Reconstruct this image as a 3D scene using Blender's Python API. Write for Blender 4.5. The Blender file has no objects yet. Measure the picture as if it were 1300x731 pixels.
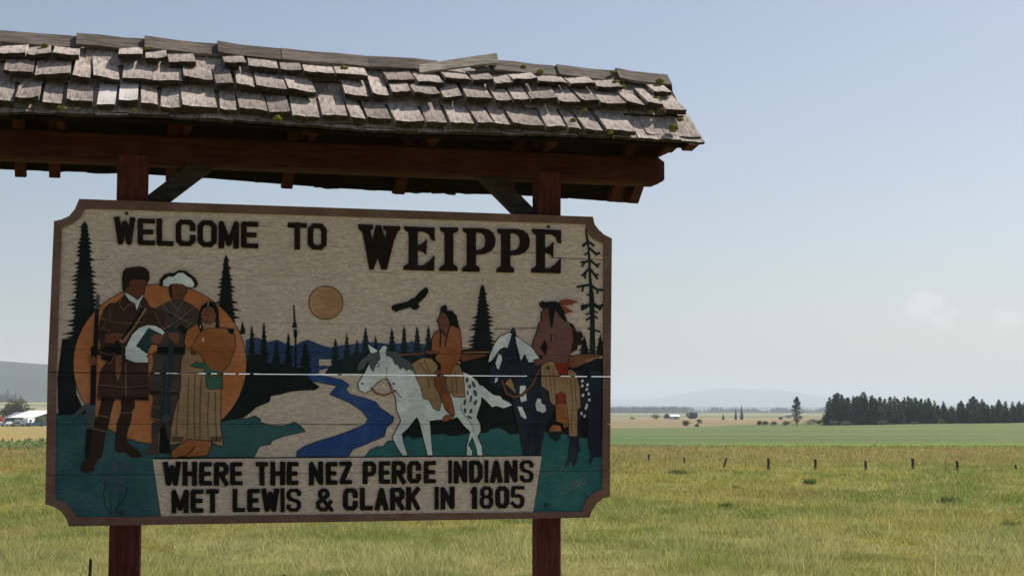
import bpy, bmesh, math, random
import numpy as np
from mathutils import Vector, Matrix, noise
from mathutils.geometry import delaunay_2d_cdt
R = math.radians
rnd = random.Random(7)
S = bpy.context.scene
C = S.collection

# ------------------------------------------------------------------ camera
CAMZ = 5.2
FPX, PITCH, ROLL = 1980.46, 0.0783034, 0.00191823
cam = bpy.data.cameras.new('camera'); camo = bpy.data.objects.new('camera', cam); C.objects.link(camo)
cam.sensor_width = 36; cam.lens = FPX / 1300 * 36; cam.clip_start = .1; cam.clip_end = 60000
c_f = Vector((0, math.cos(PITCH), math.sin(PITCH))); c_r = Vector((1, 0, 0)); c_u = c_r.cross(c_f)
c_r2 = c_r * math.cos(ROLL) + c_u * math.sin(ROLL); c_u2 = -c_r * math.sin(ROLL) + c_u * math.cos(ROLL)
camo.matrix_world = Matrix(((c_r2.x, c_u2.x, -c_f.x, 0), (c_r2.y, c_u2.y, -c_f.y, 0), (c_r2.z, c_u2.z, -c_f.z, CAMZ), (0, 0, 0, 1)))
S.camera = camo

# ------------------------------------------------------------------ light
SUN_EL, SUN_AZ = R(49), R(46)          # azimuth measured from +Y (view direction) towards +X
world = bpy.data.worlds.new("World"); S.world = world; world.use_nodes = True
wt = world.node_tree; wt.nodes.clear()
wo = wt.nodes.new('ShaderNodeOutputWorld'); bg = wt.nodes.new('ShaderNodeBackground')
sky = wt.nodes.new('ShaderNodeTexSky'); sky.sky_type = 'NISHITA'; sky.sun_disc = False
sky.sun_elevation = SUN_EL; sky.sun_rotation = SUN_AZ; sky.altitude = 900
sky.air_density = 1.0; sky.dust_density = 3.2; sky.ozone_density = 1.0
SKY_STRENGTH = .067
# a few small fair-weather cumulus puffs standing low all round the horizon
tc = wt.nodes.new('ShaderNodeTexCoord'); gen = tc.outputs['Generated']
nz = wt.nodes.new('ShaderNodeTexNoise'); nz.inputs['Scale'].default_value = 55; nz.inputs['Detail'].default_value = 7; nz.inputs['Roughness'].default_value = .6
wt.links.new(gen, nz.inputs['Vector'])
def wm(op, a, b_=None, clamp=False):
    n = wt.nodes.new('ShaderNodeMath'); n.operation = op; n.use_clamp = clamp
    for i_, x in enumerate((a, b_)):
        if x is None: continue
        if isinstance(x, (int, float)): n.inputs[i_].default_value = x
        else: wt.links.new(x, n.inputs[i_])
    return n.outputs[0]
acc = None
for az, el, r_ in ((14.83, 3.85, .013), (15.35, 3.25, .011), (17.7, 3.25, .012), (18.9, 2.9, .016), (27, 4.2, .03), (29, 3.6, .02), (44, 3.9, .03), (75, 5, .04), (78, 4, .03), (120, 4.5, .035), (165, 5, .04), (-32, 4.2, .03), (-35, 3.6, .022), (-80, 4.8, .04), (-140, 4, .035)):
    ca, ce = math.radians(az), math.radians(el); c0 = (math.cos(ce) * math.sin(ca), math.cos(ce) * math.cos(ca), math.sin(ce))
    vd = wt.nodes.new('ShaderNodeVectorMath'); vd.operation = 'DISTANCE'; wt.links.new(gen, vd.inputs[0]); vd.inputs[1].default_value = c0
    k_ = wm('SUBTRACT', 1.0, wm('DIVIDE', vd.outputs['Value'], r_))
    acc = k_ if acc is None else wm('MAXIMUM', acc, k_)
dens = wm('ADD', wm('MULTIPLY', acc, 1.0), wm('MULTIPLY', wm('SUBTRACT', nz.outputs[0], .5), 2.6))
mr_ = wt.nodes.new('ShaderNodeMapRange'); mr_.interpolation_type = 'SMOOTHSTEP'; mr_.inputs[1].default_value = .12; mr_.inputs[2].default_value = .62; mr_.inputs[4].default_value = .42
wt.links.new(dens, mr_.inputs[0])
mx = wt.nodes.new('ShaderNodeMix'); mx.data_type = 'RGBA'
wt.links.new(mr_.outputs[0], mx.inputs[0]); wt.links.new(sky.outputs[0], mx.inputs[6]); mx.inputs[7].default_value = (9.6, 9.3, 8.9, 1)
hs_ = wt.nodes.new('ShaderNodeHueSaturation'); hs_.inputs['Saturation'].default_value = .86; wt.links.new(mx.outputs[2], hs_.inputs['Color'])
tn_ = wt.nodes.new('ShaderNodeMix'); tn_.data_type = 'RGBA'; tn_.blend_type = 'MULTIPLY'; tn_.inputs[0].default_value = 1; tn_.inputs[7].default_value = (.965, .962, .975, 1)
wt.links.new(hs_.outputs[0], tn_.inputs[6]); wt.links.new(tn_.outputs[2], bg.inputs[0]); bg.inputs[1].default_value = SKY_STRENGTH
wt.links.new(bg.outputs[0], wo.inputs[0])
sl = bpy.data.lights.new('sun', 'SUN'); sl.energy = 4.8; sl.angle = R(.5); sl.color = (1, .95, .88)
so = bpy.data.objects.new('sun', sl); C.objects.link(so)
sdir = Vector((math.cos(SUN_EL) * math.sin(SUN_AZ), math.cos(SUN_EL) * math.cos(SUN_AZ), math.sin(SUN_EL)))
so.rotation_euler = sdir.to_track_quat('Z', 'Y').to_euler()
S.view_settings.view_transform = 'Standard'; S.view_settings.look = 'None'; S.view_settings.exposure = .6; S.view_settings.gamma = 1
S.cycles.max_bounces = 6; S.cycles.volume_bounces = 1; S.cycles.transparent_max_bounces = 8

# ------------------------------------------------------------------ node helpers
def newmat(name, rough=.8, spec=.3):
    m = bpy.data.materials.new(name); m.use_nodes = True; b = m.node_tree.nodes['Principled BSDF']
    b.inputs['Roughness'].default_value = rough; b.inputs['Specular IOR Level'].default_value = spec
    return m, m.node_tree, b
def N(t, kind, **kw):
    n = t.nodes.new('ShaderNode' + kind)
    for k, v in kw.items(): setattr(n, k, v)
    return n
def noise_n(t, vec, scale, detail=4, rough=.55, dist=0):
    n = N(t, 'TexNoise'); n.inputs['Scale'].default_value = scale; n.inputs['Detail'].default_value = detail
    n.inputs['Roughness'].default_value = rough; n.inputs['Distortion'].default_value = dist
    if vec: t.links.new(vec, n.inputs['Vector'])
    return n.outputs[0]
def mapr(t, v, a, b, c=0, d=1, smooth=True):
    n = N(t, 'MapRange'); n.interpolation_type = 'SMOOTHSTEP' if smooth else 'LINEAR'
    t.links.new(v, n.inputs[0])
    for i, x in zip((1, 2, 3, 4), (a, b, c, d)): n.inputs[i].default_value = x
    return n.outputs[0]
def math_n(t, op, a, b):
    n = N(t, 'Math', operation=op)
    for i, x in enumerate((a, b)):
        if isinstance(x, (int, float)): n.inputs[i].default_value = x
        else: t.links.new(x, n.inputs[i])
    return n.outputs[0]
def mix_n(t, f, a, b, blend='MIX'):
    n = N(t, 'Mix', data_type='RGBA', blend_type=blend)
    for i, x in ((0, f), (6, a), (7, b)):
        if isinstance(x, (int, float)): n.inputs[i].default_value = x
        elif isinstance(x, tuple): n.inputs[i].default_value = (*x, 1)
        else: t.links.new(x, n.inputs[i])
    return n.outputs[2]
def mapping(t, scale, loc=(0, 0, 0), src='Object', rot=(0, 0, 0)):
    c = N(t, 'TexCoord'); m = N(t, 'Mapping'); m.inputs['Scale'].default_value = scale
    m.inputs['Location'].default_value = loc; m.inputs['Rotation'].default_value = rot
    t.links.new(c.outputs[src], m.inputs[0]); return m.outputs[0]
def bump(t, b, h, strength, dist):
    n = N(t, 'Bump'); n.inputs['Strength'].default_value = strength; n.inputs['Distance'].default_value = dist
    t.links.new(h, n.inputs['Height']); t.links.new(n.outputs[0], b.inputs['Normal'])

def painted(name, col, wear=.25, rough=.65):
    """old brushed paint: grain showing through, blotchy fading, small flakes down to grey wood"""
    m, t, b = newmat(name, rough, .12); bright = max(col)
    n1 = noise_n(t, mapping(t, (3, 3, 14)), 5, 6, .7, .5); n2 = noise_n(t, mapping(t, (1, 1, 1)), 3.2, 5, .65); n3 = noise_n(t, mapping(t, (4, 4, 9)), 14, 3, .7)
    c = mix_n(t, mapr(t, n1, .38, .68, 0, .8), tuple(x * .78 for x in col), tuple(min(1, x * 1.22 + .004) for x in col))
    c = mix_n(t, mapr(t, n2, .42, .62, 0, .6), c, tuple(x * .62 for x in col))
    g_ = sum(col) / 3 * 1.2 + .012
    c = mix_n(t, mapr(t, n2, .52, .36, 0, .45), c, tuple(x * .75 + g_ * .3 for x in col))
    c = mix_n(t, mapr(t, n3, .70, .78, 0, .55), c, (.20, .165, .135) if bright < .15 else (.10, .075, .06))
    t.links.new(c, b.inputs['Base Color']); bump(t, b, n1, .5, .006)
    return m
def timber(name, col, dark=.55, grain=(2.5, 30, 30), rough=.8, rand=0, fine=1.0):
    m, t, b = newmat(name, rough, .06)
    v = mapping(t, grain); g = noise_n(t, v, 2.2, 6, .65, .4); w = noise_n(t, mapping(t, (1, 1, 1)), 3.5, 4)
    c = mix_n(t, mapr(t, g, .38, .66), tuple(x * dark for x in col), col)
    c = mix_n(t, mapr(t, w, .45, .75, 0, .4), c, tuple(x * 1.25 for x in col))
    ck = noise_n(t, mapping(t, tuple(g * .7 for g in grain), (3, 1, 2)), 3.1, 3, .5, .8)
    c = mix_n(t, mapr(t, ck, .66, .70, 0, .85), c, tuple(x * .18 for x in col))
    st_ = noise_n(t, mapping(t, (1, 1, 1), (7, 7, 7)), 6, 5, .7); c = mix_n(t, mapr(t, st_, .5, .68, 0, .45), c, tuple(x * .5 for x in col))
    if rand:
        oi = N(t, 'ObjectInfo'); hs = N(t, 'HueSaturation')
        t.links.new(mapr(t, oi.outputs['Random'], 0, 1, 1 - rand, 1 + rand, False), hs.inputs['Value'])
        t.links.new(c, hs.inputs['Color']); c = hs.outputs[0]
    t.links.new(c, b.inputs['Base Color']); bump(t, b, g, .6 * fine, .006)
    return m

M = {}
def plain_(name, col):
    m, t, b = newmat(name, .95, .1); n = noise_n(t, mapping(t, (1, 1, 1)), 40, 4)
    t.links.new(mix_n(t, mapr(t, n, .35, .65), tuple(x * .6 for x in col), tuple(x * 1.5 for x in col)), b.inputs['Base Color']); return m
M['red'] = timber('red_stained_timber', (.085, .027, .023), .5)
M['red_up'] = timber('red_stained_upright', (.115, .032, .029), .5, (30, 30, 2.5))
M['beam_red'] = timber('beam_red_stain', (.072, .023, .021), .5)
M['bare'] = timber('unpainted_dark_timber', (.05, .042, .036), .5)
M['shingle'] = timber('weathered_shingle', (.44, .368, .318), .42, (34, 3, 8), .9, .30)
M['shingle_pale'] = timber('new_pale_shingle', (.62, .56, .53), .85, (34, 3, 8), .85)
M['butt_shade'] = plain_('painted_butt_shade', (.035, .027, .022))  # shadow bands below the shingle courses, painted as near-black butts and undersides
M['cap'] = timber('weathered_ridge_board', (.20, .165, .14), .38, (2.5, 40, 20), .9, .15)
M['cap_pale'] = timber('bleached_ridge_board', (.46, .40, .33), .45, (2.5, 40, 20), .9)
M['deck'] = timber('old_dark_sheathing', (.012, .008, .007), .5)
M['frame'] = painted('brown_frame_paint', (.195, .105, .092), .25)
def beige_mat():
    m, t, b = newmat('carved_beige_paint', .7, .2)
    v = mapping(t, (3.0, 1, 6.6)); g = noise_n(t, v, 8, 2, .5, 1.2)
    v2 = mapping(t, (2, 2, 2)); d = noise_n(t, v2, 1.3, 5)
    st = noise_n(t, mapping(t, (.8, 1, 22)), 6, 6, .7, .6)
    c = mix_n(t, mapr(t, g, .38, .62), (.57, .45, .43), (.71, .57, .545))
    c = mix_n(t, mapr(t, d, .45, .7, 0, .5), c, (.53, .415, .39))
    c = mix_n(t, mapr(t, st, .74, .80, 0, .35), c, (.13, .085, .05))
    t.links.new(c, b.inputs['Base Color']); bump(t, b, g, .9, .019); return m
M['beige'] = beige_mat()
PAL = dict(text=(.022, .009, .009), text_black=(.012, .008, .009), ink=(.007, .010, .013), pine=(.008, .013, .017), dteal=(.012, .028, .036), teal=(.033, .10, .125),
           teal_light=(.030, .135, .165), blue=(.022, .06, .23), mount=(.024, .05, .135), sun=(.36, .19, .12), disk=(.36, .125, .052),
           coat=(.05, .022, .020), coat2=(.052, .036, .038), boot=(.034, .016, .015), hat=(.024, .014, .013), skin=(.125, .042, .028), skin2=(.15, .055, .036),
           white=(.50, .53, .64), white2=(.52, .54, .64), book=(.014, .034, .046), steel=(.045, .06, .075), tan=(.25, .15, .09), tan2=(.22, .125, .07),
           orange=(.24, .075, .03), orange2=(.30, .10, .03), bundle=(.26, .085, .03), brown=(.15, .055, .03), navy=(.017, .025, .052), grey=(.07, .075, .10),
           mauve=(.13, .052, .056), redp=(.19, .02, .014), line_l=(.20, .13, .10), line_d=(.02, .012, .012), purple=(.085, .07, .15), rust=(.18, .042, .022), green=(.03, .10, .075))
for k, v in PAL.items():
    g_ = {'teal_light': 1.1, 'teal': 1.15, 'dteal': 1.0, 'pine': 1.0, 'ink': 1.0, 'navy': 1.1, 'blue': 1.3, 'text': .75, 'text_black': .7, 'hat': 1.0, 'boot': 1.1, 'coat': 1.2, 'line_d': 1.0}.get(k, 1.45)
    M[k] = painted('paint_' + k, tuple(x * g_ for x in v))
def plain(name, col, rough=.8, var=.2, scale=3, metallic=0):
    m, t, b = newmat(name, rough, .3); n = noise_n(t, mapping(t, (1, 1, 1)), scale, 4)
    t.links.new(mix_n(t, mapr(t, n, .35, .65), tuple(x * (1 - var) for x in col), tuple(min(1, x * (1 + var)) for x in col)), b.inputs['Base Color'])
    b.inputs['Metallic'].default_value = metallic; return m
M['bolt'] = plain('rusty_bolt', (.03, .02, .015), .6)
M['moss'] = plain('moss_green', (.15, .15, .02), .95, .45, 60)
M['post_wood'] = plain('grey_brown_post', (.05, .04, .032), .9, .4, 3)
M['post_pale'] = plain('pale_steel_post', (.22, .21, .19), .7, .2, 3)
M['stake'] = plain('dark_stake', (.03, .02, .018), .8)

# ------------------------------------------------------------------ object helpers
def link(o, parent=None):
    C.objects.link(o)
    if parent: o.parent = parent
    return o
def tag(o, label=None, cat=None, group=None, kind=None):
    for k, v in (('label', label), ('category', cat), ('group', group), ('kind', kind)):
        if v: o[k] = v
    return o
def empty(name, loc, rz=0, **kw):
    o = bpy.data.objects.new(name, None); C.objects.link(o); o.location = loc; o.rotation_euler = (0, 0, rz); o.empty_display_size = .3
    return tag(o, **kw)
def mesh_obj(name, verts, faces, mats, parent=None, mi=None, smooth=False):
    me = bpy.data.meshes.new(name); me.from_pydata([tuple(v) for v in verts], [], faces)
    for m in (mats if isinstance(mats, (list, tuple)) else [mats]): me.materials.append(m)
    if mi is not None: me.polygons.foreach_set('material_index', mi)
    if smooth: me.polygons.foreach_set('use_smooth', [True] * len(me.polygons))
    me.update(); return link(bpy.data.objects.new(name, me), parent)
BOXF = [(0, 3, 2, 1), (4, 5, 6, 7), (0, 1, 5, 4), (1, 2, 6, 5), (2, 3, 7, 6), (3, 0, 4, 7)]
def box_v(x0, x1, y0, y1, z0, z1): return [(x0, y0, z0), (x1, y0, z0), (x1, y1, z0), (x0, y1, z0), (x0, y0, z1), (x1, y0, z1), (x1, y1, z1), (x0, y1, z1)]
def bm_obj(name, bm, mats, parent=None, smooth=False):
    me = bpy.data.meshes.new(name); bmesh.ops.recalc_face_normals(bm, faces=bm.faces[:]); bm.to_mesh(me); bm.free()
    for m in (mats if isinstance(mats, (list, tuple)) else [mats]): me.materials.append(m)
    if smooth: me.polygons.foreach_set('use_smooth', [True] * len(me.polygons))
    return link(bpy.data.objects.new(name, me), parent)
def add_hull(bm, verts, faces):
    vs = [bm.verts.new(v) for v in verts]
    for f in faces: bm.faces.new([vs[i] for i in f])
def bevel_box(name, dims, mat, parent, bev=.008):
    bm = bmesh.new(); add_hull(bm, box_v(*dims), BOXF)
    bmesh.ops.recalc_face_normals(bm, faces=bm.faces[:])
    bmesh.ops.bevel(bm, geom=bm.edges[:] + bm.verts[:], offset=bev, segments=1, affect='EDGES', profile=.7)
    return bm_obj(name, bm, mat, parent)

# ------------------------------------------------------------------ terrain height
def hgt(x, y):
    # bank of the road in front, flat field, swell of the crop field to the right, slow rise far left
    def ss(a, b, t):
        t = min(1, max(0, (t - a) / (b - a))); return t * t * (3 - 2 * t)
    z = 3.3 * (1 - ss(11, 44, y)) if y > 11 else 3.3
    if y > 40: z += .22 * noise.noise((x * .012, y * .012, 3)) * ss(40, 80, y)
    z += 1.7 * ss(50, 200, x) * ss(330, 520, y) * (1 - ss(560, 900, y))
    z += .12 * ss(0, 60, x) * ss(330, 500, y) * (1 - ss(560, 900, y))
    if y > 620: z += 17 * ss(150, 700, -x) * ss(650, 2600, y)
    return z
gx = np.concatenate([-np.geomspace(9500, 60, 40), np.linspace(-55, 60, 40), np.geomspace(64, 9500, 46)])
gy = np.concatenate([np.linspace(-400, 8, 12), np.linspace(10, 60, 26), np.geomspace(62, 1000, 80), np.geomspace(1040, 20000, 40)])
gv = [(x, y, hgt(x, y)) for y in gy for x in gx]; nx = len(gx)
gf = [(j * nx + i, j * nx + i + 1, (j + 1) * nx + i + 1, (j + 1) * nx + i) for j in range(len(gy) - 1) for i in range(nx - 1)]

def meadow_color(t, blade=False):
    """real colours of the fields, by place"""
    g = N(t, 'NewGeometry'); s = N(t, 'SeparateXYZ'); t.links.new(g.outputs['Position'], s.inputs[0]); X, Y = s.outputs[0], s.outputs[1]
    def mp_(sc):
        m = N(t, 'Mapping'); m.inputs['Scale'].default_value = sc; t.links.new(g.outputs['Position'], m.inputs[0]); return m.outputs[0]
    big = noise_n(t, mp_((.05, .035, 0)), 1, 4, .6, .8); mid = noise_n(t, mp_((.3, .12, 0)), 1, 5, .65, .5); red = noise_n(t, mp_((.04, .06, .5)), 1, 5, .6, .5)
    c = mix_n(t, mapr(t, big, .45, .55), (.35, .325, .062), (.165, .235, .028))
    c = mix_n(t, mapr(t, mid, .45, .62, 0, .75), c, (.41, .37, .14))
    c = mix_n(t, mapr(t, red, .54, .64, 0, .5), c, (.37, .20, .075))
    wob = math_n(t, 'MULTIPLY', math_n(t, 'SUBTRACT', noise_n(t, mp_((.02, .02, 0)), 1, 5), .5), 40)
    Yw = math_n(t, 'ADD', Y, wob)
    c = mix_n(t, math_n(t, 'MULTIPLY', mapr(t, Yw, 135, 165), .75), c, mix_n(t, mapr(t, mid, .42, .6), (.37, .22, .10), (.23, .23, .07)))
    Yw2 = math_n(t, 'ADD', math_n(t, 'ADD', Y, math_n(t, 'MULTIPLY', wob, .5)), math_n(t, 'MULTIPLY', math_n(t, 'SUBTRACT', mid, .5), 30))
    left = mapr(t, X, -62, -45)
    bright = mix_n(t, mapr(t, math_n(t, 'ADD', X, math_n(t, 'MULTIPLY', wob, .6)), 15, 45), (.10, .165, .05), (.14, .22, .025))
    bright = mix_n(t, mapr(t, mid, .42, .6, 0, .5), bright, (.20, .20, .06))
    c = mix_n(t, math_n(t, 'MULTIPLY', mapr(t, Yw2, 208, 228), left), c, bright)
    crop = mix_n(t, mapr(t, noise_n(t, mp_((.003, .05, 0)), 1, 6, .75), .40, .60), (.075, .125, .034), (.15, .185, .062))
    c = mix_n(t, math_n(t, 'MULTIPLY', mapr(t, Yw2, 252, 272), left), c, crop)
    c = mix_n(t, math_n(t, 'MULTIPLY', math_n(t, 'MULTIPLY', mapr(t, Yw2, 250, 275), mapr(t, Yw2, 350, 300)), math_n(t, 'MULTIPLY', mapr(t, X, 45, 10, 0, .8), left)), c, (.075, .16, .03))
    far = mix_n(t, mapr(t, noise_n(t, mp_((.006, .012, 0)), 1, 5, .7), .35, .65), (.30, .20, .11), (.20, .18, .09))
    edge = math_n(t, 'ADD', Yw2, mapr(t, X, 40, 110, 0, -120))
    c = mix_n(t, mapr(t, edge, 462, 485), c, far)
    vfar = mix_n(t, mapr(t, noise_n(t, mp_((.0015, .002, 0)), 1, 5, .6), .42, .6), (.28, .24, .13), (.10, .13, .06))
    c = mix_n(t, mapr(t, Yw2, 900, 1100), c, vfar)
    near = math_n(t, 'MULTIPLY', mapr(t, Y, 78, 55), mapr(t, noise_n(t, mp_((.10, .12, 2)), 1, 4, .6), .42, .58, .15, .85))
    c = mix_n(t, near, c, (.46, .45, .19))
    deep = noise_n(t, mp_((.07, .16, 7)), 1, 3, .6); c = mix_n(t, math_n(t, 'MULTIPLY', mapr(t, deep, .54, .64, 0, .6), mapr(t, Y, 190, 150)), c, (.085, .15, .03))
    tone = noise_n(t, mp_((.9, .35, 0)), 1, 4, .7); hv = N(t, 'HueSaturation'); t.links.new(mapr(t, tone, .3, .7, .68, 1.22, False), hv.inputs['Value']); t.links.new(c, hv.inputs['Color']); c = hv.outputs[0]
    return c, mid
gm, t, b = newmat('field_ground', .95, .1)
c, mid = meadow_color(t)
fine = noise_n(t, None, 3, 6, .7)
g_ = N(t, 'NewGeometry'); t.links.new(g_.outputs['Position'], fine.node.inputs['Vector'])
c = mix_n(t, mapr(t, fine, .35, .7, 0, .35), c, (.07, .065, .03))
t.links.new(c, b.inputs['Base Color']); bump(t, b, fine, 1, .3)
M['ground'] = gm
ground = mesh_obj('ground', gv, gf, gm, smooth=True); ground['kind'] = 'structure'

def leaf_mat(name, colsock, base=None, trans=.35):
    m, t, b = newmat(name, .6, .2); out = t.nodes['Material Output']
    tr = N(t, 'BsdfTranslucent'); ad = N(t, 'MixShader'); ad.inputs[0].default_value = trans
    c = colsock(t); t.links.new(c, b.inputs['Base Color']); t.links.new(c, tr.inputs[0]); b.inputs['Specular IOR Level'].default_value = .05
    t.links.new(b.outputs[0], ad.inputs[1]); t.links.new(tr.outputs[0], ad.inputs[2]); t.links.new(ad.outputs[0], out.inputs[0]); return m
def blade_col(t):
    c, mid = meadow_color(t); a = N(t, 'Attribute', attribute_name='tint')
    s = N(t, 'SeparateColor'); t.links.new(a.outputs['Color'], s.inputs[0])
    c = mix_n(t, mapr(t, s.outputs[0], .68, 1, 0, .8, False), c, (.56, .50, .24))
    c = mix_n(t, mapr(t, s.outputs[1], .45, 1, 0, .65, False), c, (.125, .20, .025))
    c = mix_n(t, mapr(t, s.outputs[2], .8, 1, 0, .6, False), c, (.34, .19, .10))
    return c
M['grass'] = leaf_mat('meadow_grass', blade_col, trans=.5)

# ------------------------------------------------------------------ meadow grass (uncountable: one mesh)
def hgt_np(x, y): return np.array([hgt(a, b) for a, b in zip(x, y)])
def build_grass():
    rs = np.random.RandomState(5)
    def batch(n, ya, yb):
        u = rs.rand(n); ypx = ya + (yb - ya) * u; Y = CAMZ * FPX / (ypx - 521) ; Y = Y * (1 + .03 * rs.randn(n))
        X = (rs.rand(n) - .5) * 2 * (.37 * Y + 4); return X, Y
    X1, Y1 = batch(520000, 566, 745)
    nb = 40000; Yb = 12 + 36 * rs.rand(nb); Xb = (rs.rand(nb) - .5) * 2 * (.4 * Yb + 3)
    X = np.concatenate([X1, Xb]); Y = np.concatenate([Y1, Yb])
    # clumping
    cl = np.sin(X * 1.1 + 2 * np.sin(Y * .33)) * np.sin(Y * .55 + 1.7 * np.sin(X * .41)) + .7 * np.sin(X * .37 + Y * .21) * np.sin(Y * .17 - X * .13)
    n = len(X)
    Z = hgt_np(X, Y)
    # tufts of 3 blades
    k = 3; X = np.repeat(X, k); Y = np.repeat(Y, k); Z = np.repeat(Z, k); cl = np.repeat(cl, k); N_ = len(X)
    X = X + .09 * rs.randn(N_); Y = Y + .09 * rs.randn(N_)
    cl2 = np.sin(X * .9 + 1.3 * np.sin(Y * .5)) * np.sin(Y * .8 + 2 * np.sin(X * .27 + 1)) + .5 * np.sin(X * 2.3) * np.sin(Y * 1.7)
    tall = rs.rand(N_) < np.where(cl2 > .55, .26, .06)
    H = (.15 + .19 * rs.rand(N_)) * (1 + .5 * cl) * np.where(tall, 1.5 + 1.1 * rs.rand(N_) * (cl2 > .3), 1)
    H = np.clip(H, .07, 1.1) * np.where(Y < 14, .5, 1)
    W = np.where(tall, .5, 1) * (.010 + .00020 * Y) * (.6 + .8 * rs.rand(N_))
    a = rs.rand(N_) * 2 * np.pi; lean = H * (.3 + .8 * rs.rand(N_)); la = rs.rand(N_) * 2 * np.pi + .5
    dx, dy = np.cos(a) * W, np.sin(a) * W * .6
    V = np.empty((N_, 3, 3))
    V[:, 0] = np.stack([X - dx, Y - dy, Z - .02], 1); V[:, 1] = np.stack([X + dx, Y + dy, Z - .02], 1)
    V[:, 2] = np.stack([X + np.cos(la) * lean, Y + np.sin(la) * lean, Z + H], 1)
    me = bpy.data.meshes.new('meadow_grass'); me.vertices.add(N_ * 3); me.vertices.foreach_set('co', V.reshape(-1))
    me.loops.add(N_ * 3); me.loops.foreach_set('vertex_index', np.arange(N_ * 3, dtype=np.int32))
    me.polygons.add(N_); me.polygons.foreach_set('loop_start', np.arange(0, N_ * 3, 3, dtype=np.int32))
    me.update(calc_edges=True)
    at = me.color_attributes.new('tint', 'FLOAT_COLOR', 'POINT'); r = rs.rand(N_, 4); r[tall, 0] = .8 + .2 * r[tall, 0]
    r[:, 1] = np.clip(r[:, 1] + .18 * cl, 0, 1)
    at.data.foreach_set('color', np.repeat(r, 3, 0).reshape(-1))
    me.materials.append(M['grass']); o = bpy.data.objects.new('meadow_grass', me); C.objects.link(o)
    tag(o, 'uncut meadow grass and dry seed stems covering the field behind the sign', 'grass', kind='stuff')
build_grass()

# ================================================================== THE SIGN
BLx, BLy = -2.84369637, 9.6; TH = 0.250297014
sd = Vector((math.cos(TH), math.sin(TH), 0)); sn = Vector((math.sin(TH), -math.cos(TH), 0)); sB = Vector((BLx, BLy, 0))
UM, VB = 1.81, -1.9
def ray(px, py): return c_f + c_r2 * ((px - 650) / FPX) - c_u2 * ((py - 365.5) / FPX)
def uv(px, py, w=0.0):
    q = ray(px, py); t_ = sn.dot(sB + sn * w) / sn.dot(q); X = q * t_; return (X - sB).dot(sd), X.z
def L(u, v, w): return (u - UM, -w, v - VB)
base = sB + sd * UM
sign = empty('welcome_sign', (base.x, base.y, CAMZ + VB), TH, label='big carved welcome sign with painted mural hanging on red posts under a shingled gable roof', cat='sign')

def sbox(name, u0, u1, v0, v1, w0, w1, mat, parent=sign, bev=.006):
    return bevel_box(name, (u0 - UM, u1 - UM, -w1, -w0, v0 - VB, v1 - VB), mat, parent, bev)
def prism(name, pts, w0, w1, mat, parent=sign):
    """outline in (u,v), extruded along the board normal"""
    n = len(pts); vs = [L(u, v, w1) for u, v in pts] + [L(u, v, w0) for u, v in pts]
    return mesh_obj(name, vs, [tuple(range(n))[::-1], tuple(range(n, 2 * n))] + [(i, (i + 1) % n, n + (i + 1) % n, n + i) for i in range(n)], mat, parent)
# posts (front face w=-.05), beam (front face -.065)
for (ua, ub) in ((.378, .573), (3.124, 3.290)):
    sbox('post', ua, ub, -2.25, 1.615, -.19, -.052, M['red_up'], bev=.01)
bu0, bu1 = -.40, 4.045
bm = bmesh.new(); ch = .045
prof = [(-.068 - ch, 1.558), (-.068, 1.558 + .012), (-.068, 1.745 - .012), (-.068 - ch * .3, 1.745), (-.24, 1.745), (-.24, 1.558)]
ring = []
for (u, s_) in ((bu0, .72), (bu0 + .05, 1), (bu1 - .05, 1), (bu1, .72)):
    cw, cv = -.154, 1.6515
    ring.append([bm.verts.new(L(u, cv + (v - cv) * s_, cw + (w - cw) * s_)) for w, v in prof])
for a_, b_ in zip(ring, ring[1:]):
    for i in range(6): bm.faces.new((a_[i], a_[(i + 1) % 6], b_[(i + 1) % 6], b_[i]))
bm.faces.new(ring[0]); bm.faces.new(ring[-1][::-1])
bm_obj('beam', bm, M['beam_red'], sign)
# braces
def bar(name, p, q, wd, w0, w1, mat):
    p, q = Vector(p), Vector(q); d_ = (q - p).normalized(); n_ = Vector((-d_.y, d_.x)) * wd / 2
    return prism(name, [(p + n_)[:], (p - n_)[:], (q - n_)[:], (q + n_)[:]], w0, w1, mat)
bar('brace', uv(180, 268, -.1), uv(262, 206, -.1), .115, -.20, -.10, M['bare'])
bar('brace', uv(686, 288, -.1), uv(612, 213, -.1), .115, -.20, -.10, M['bare'])

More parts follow.
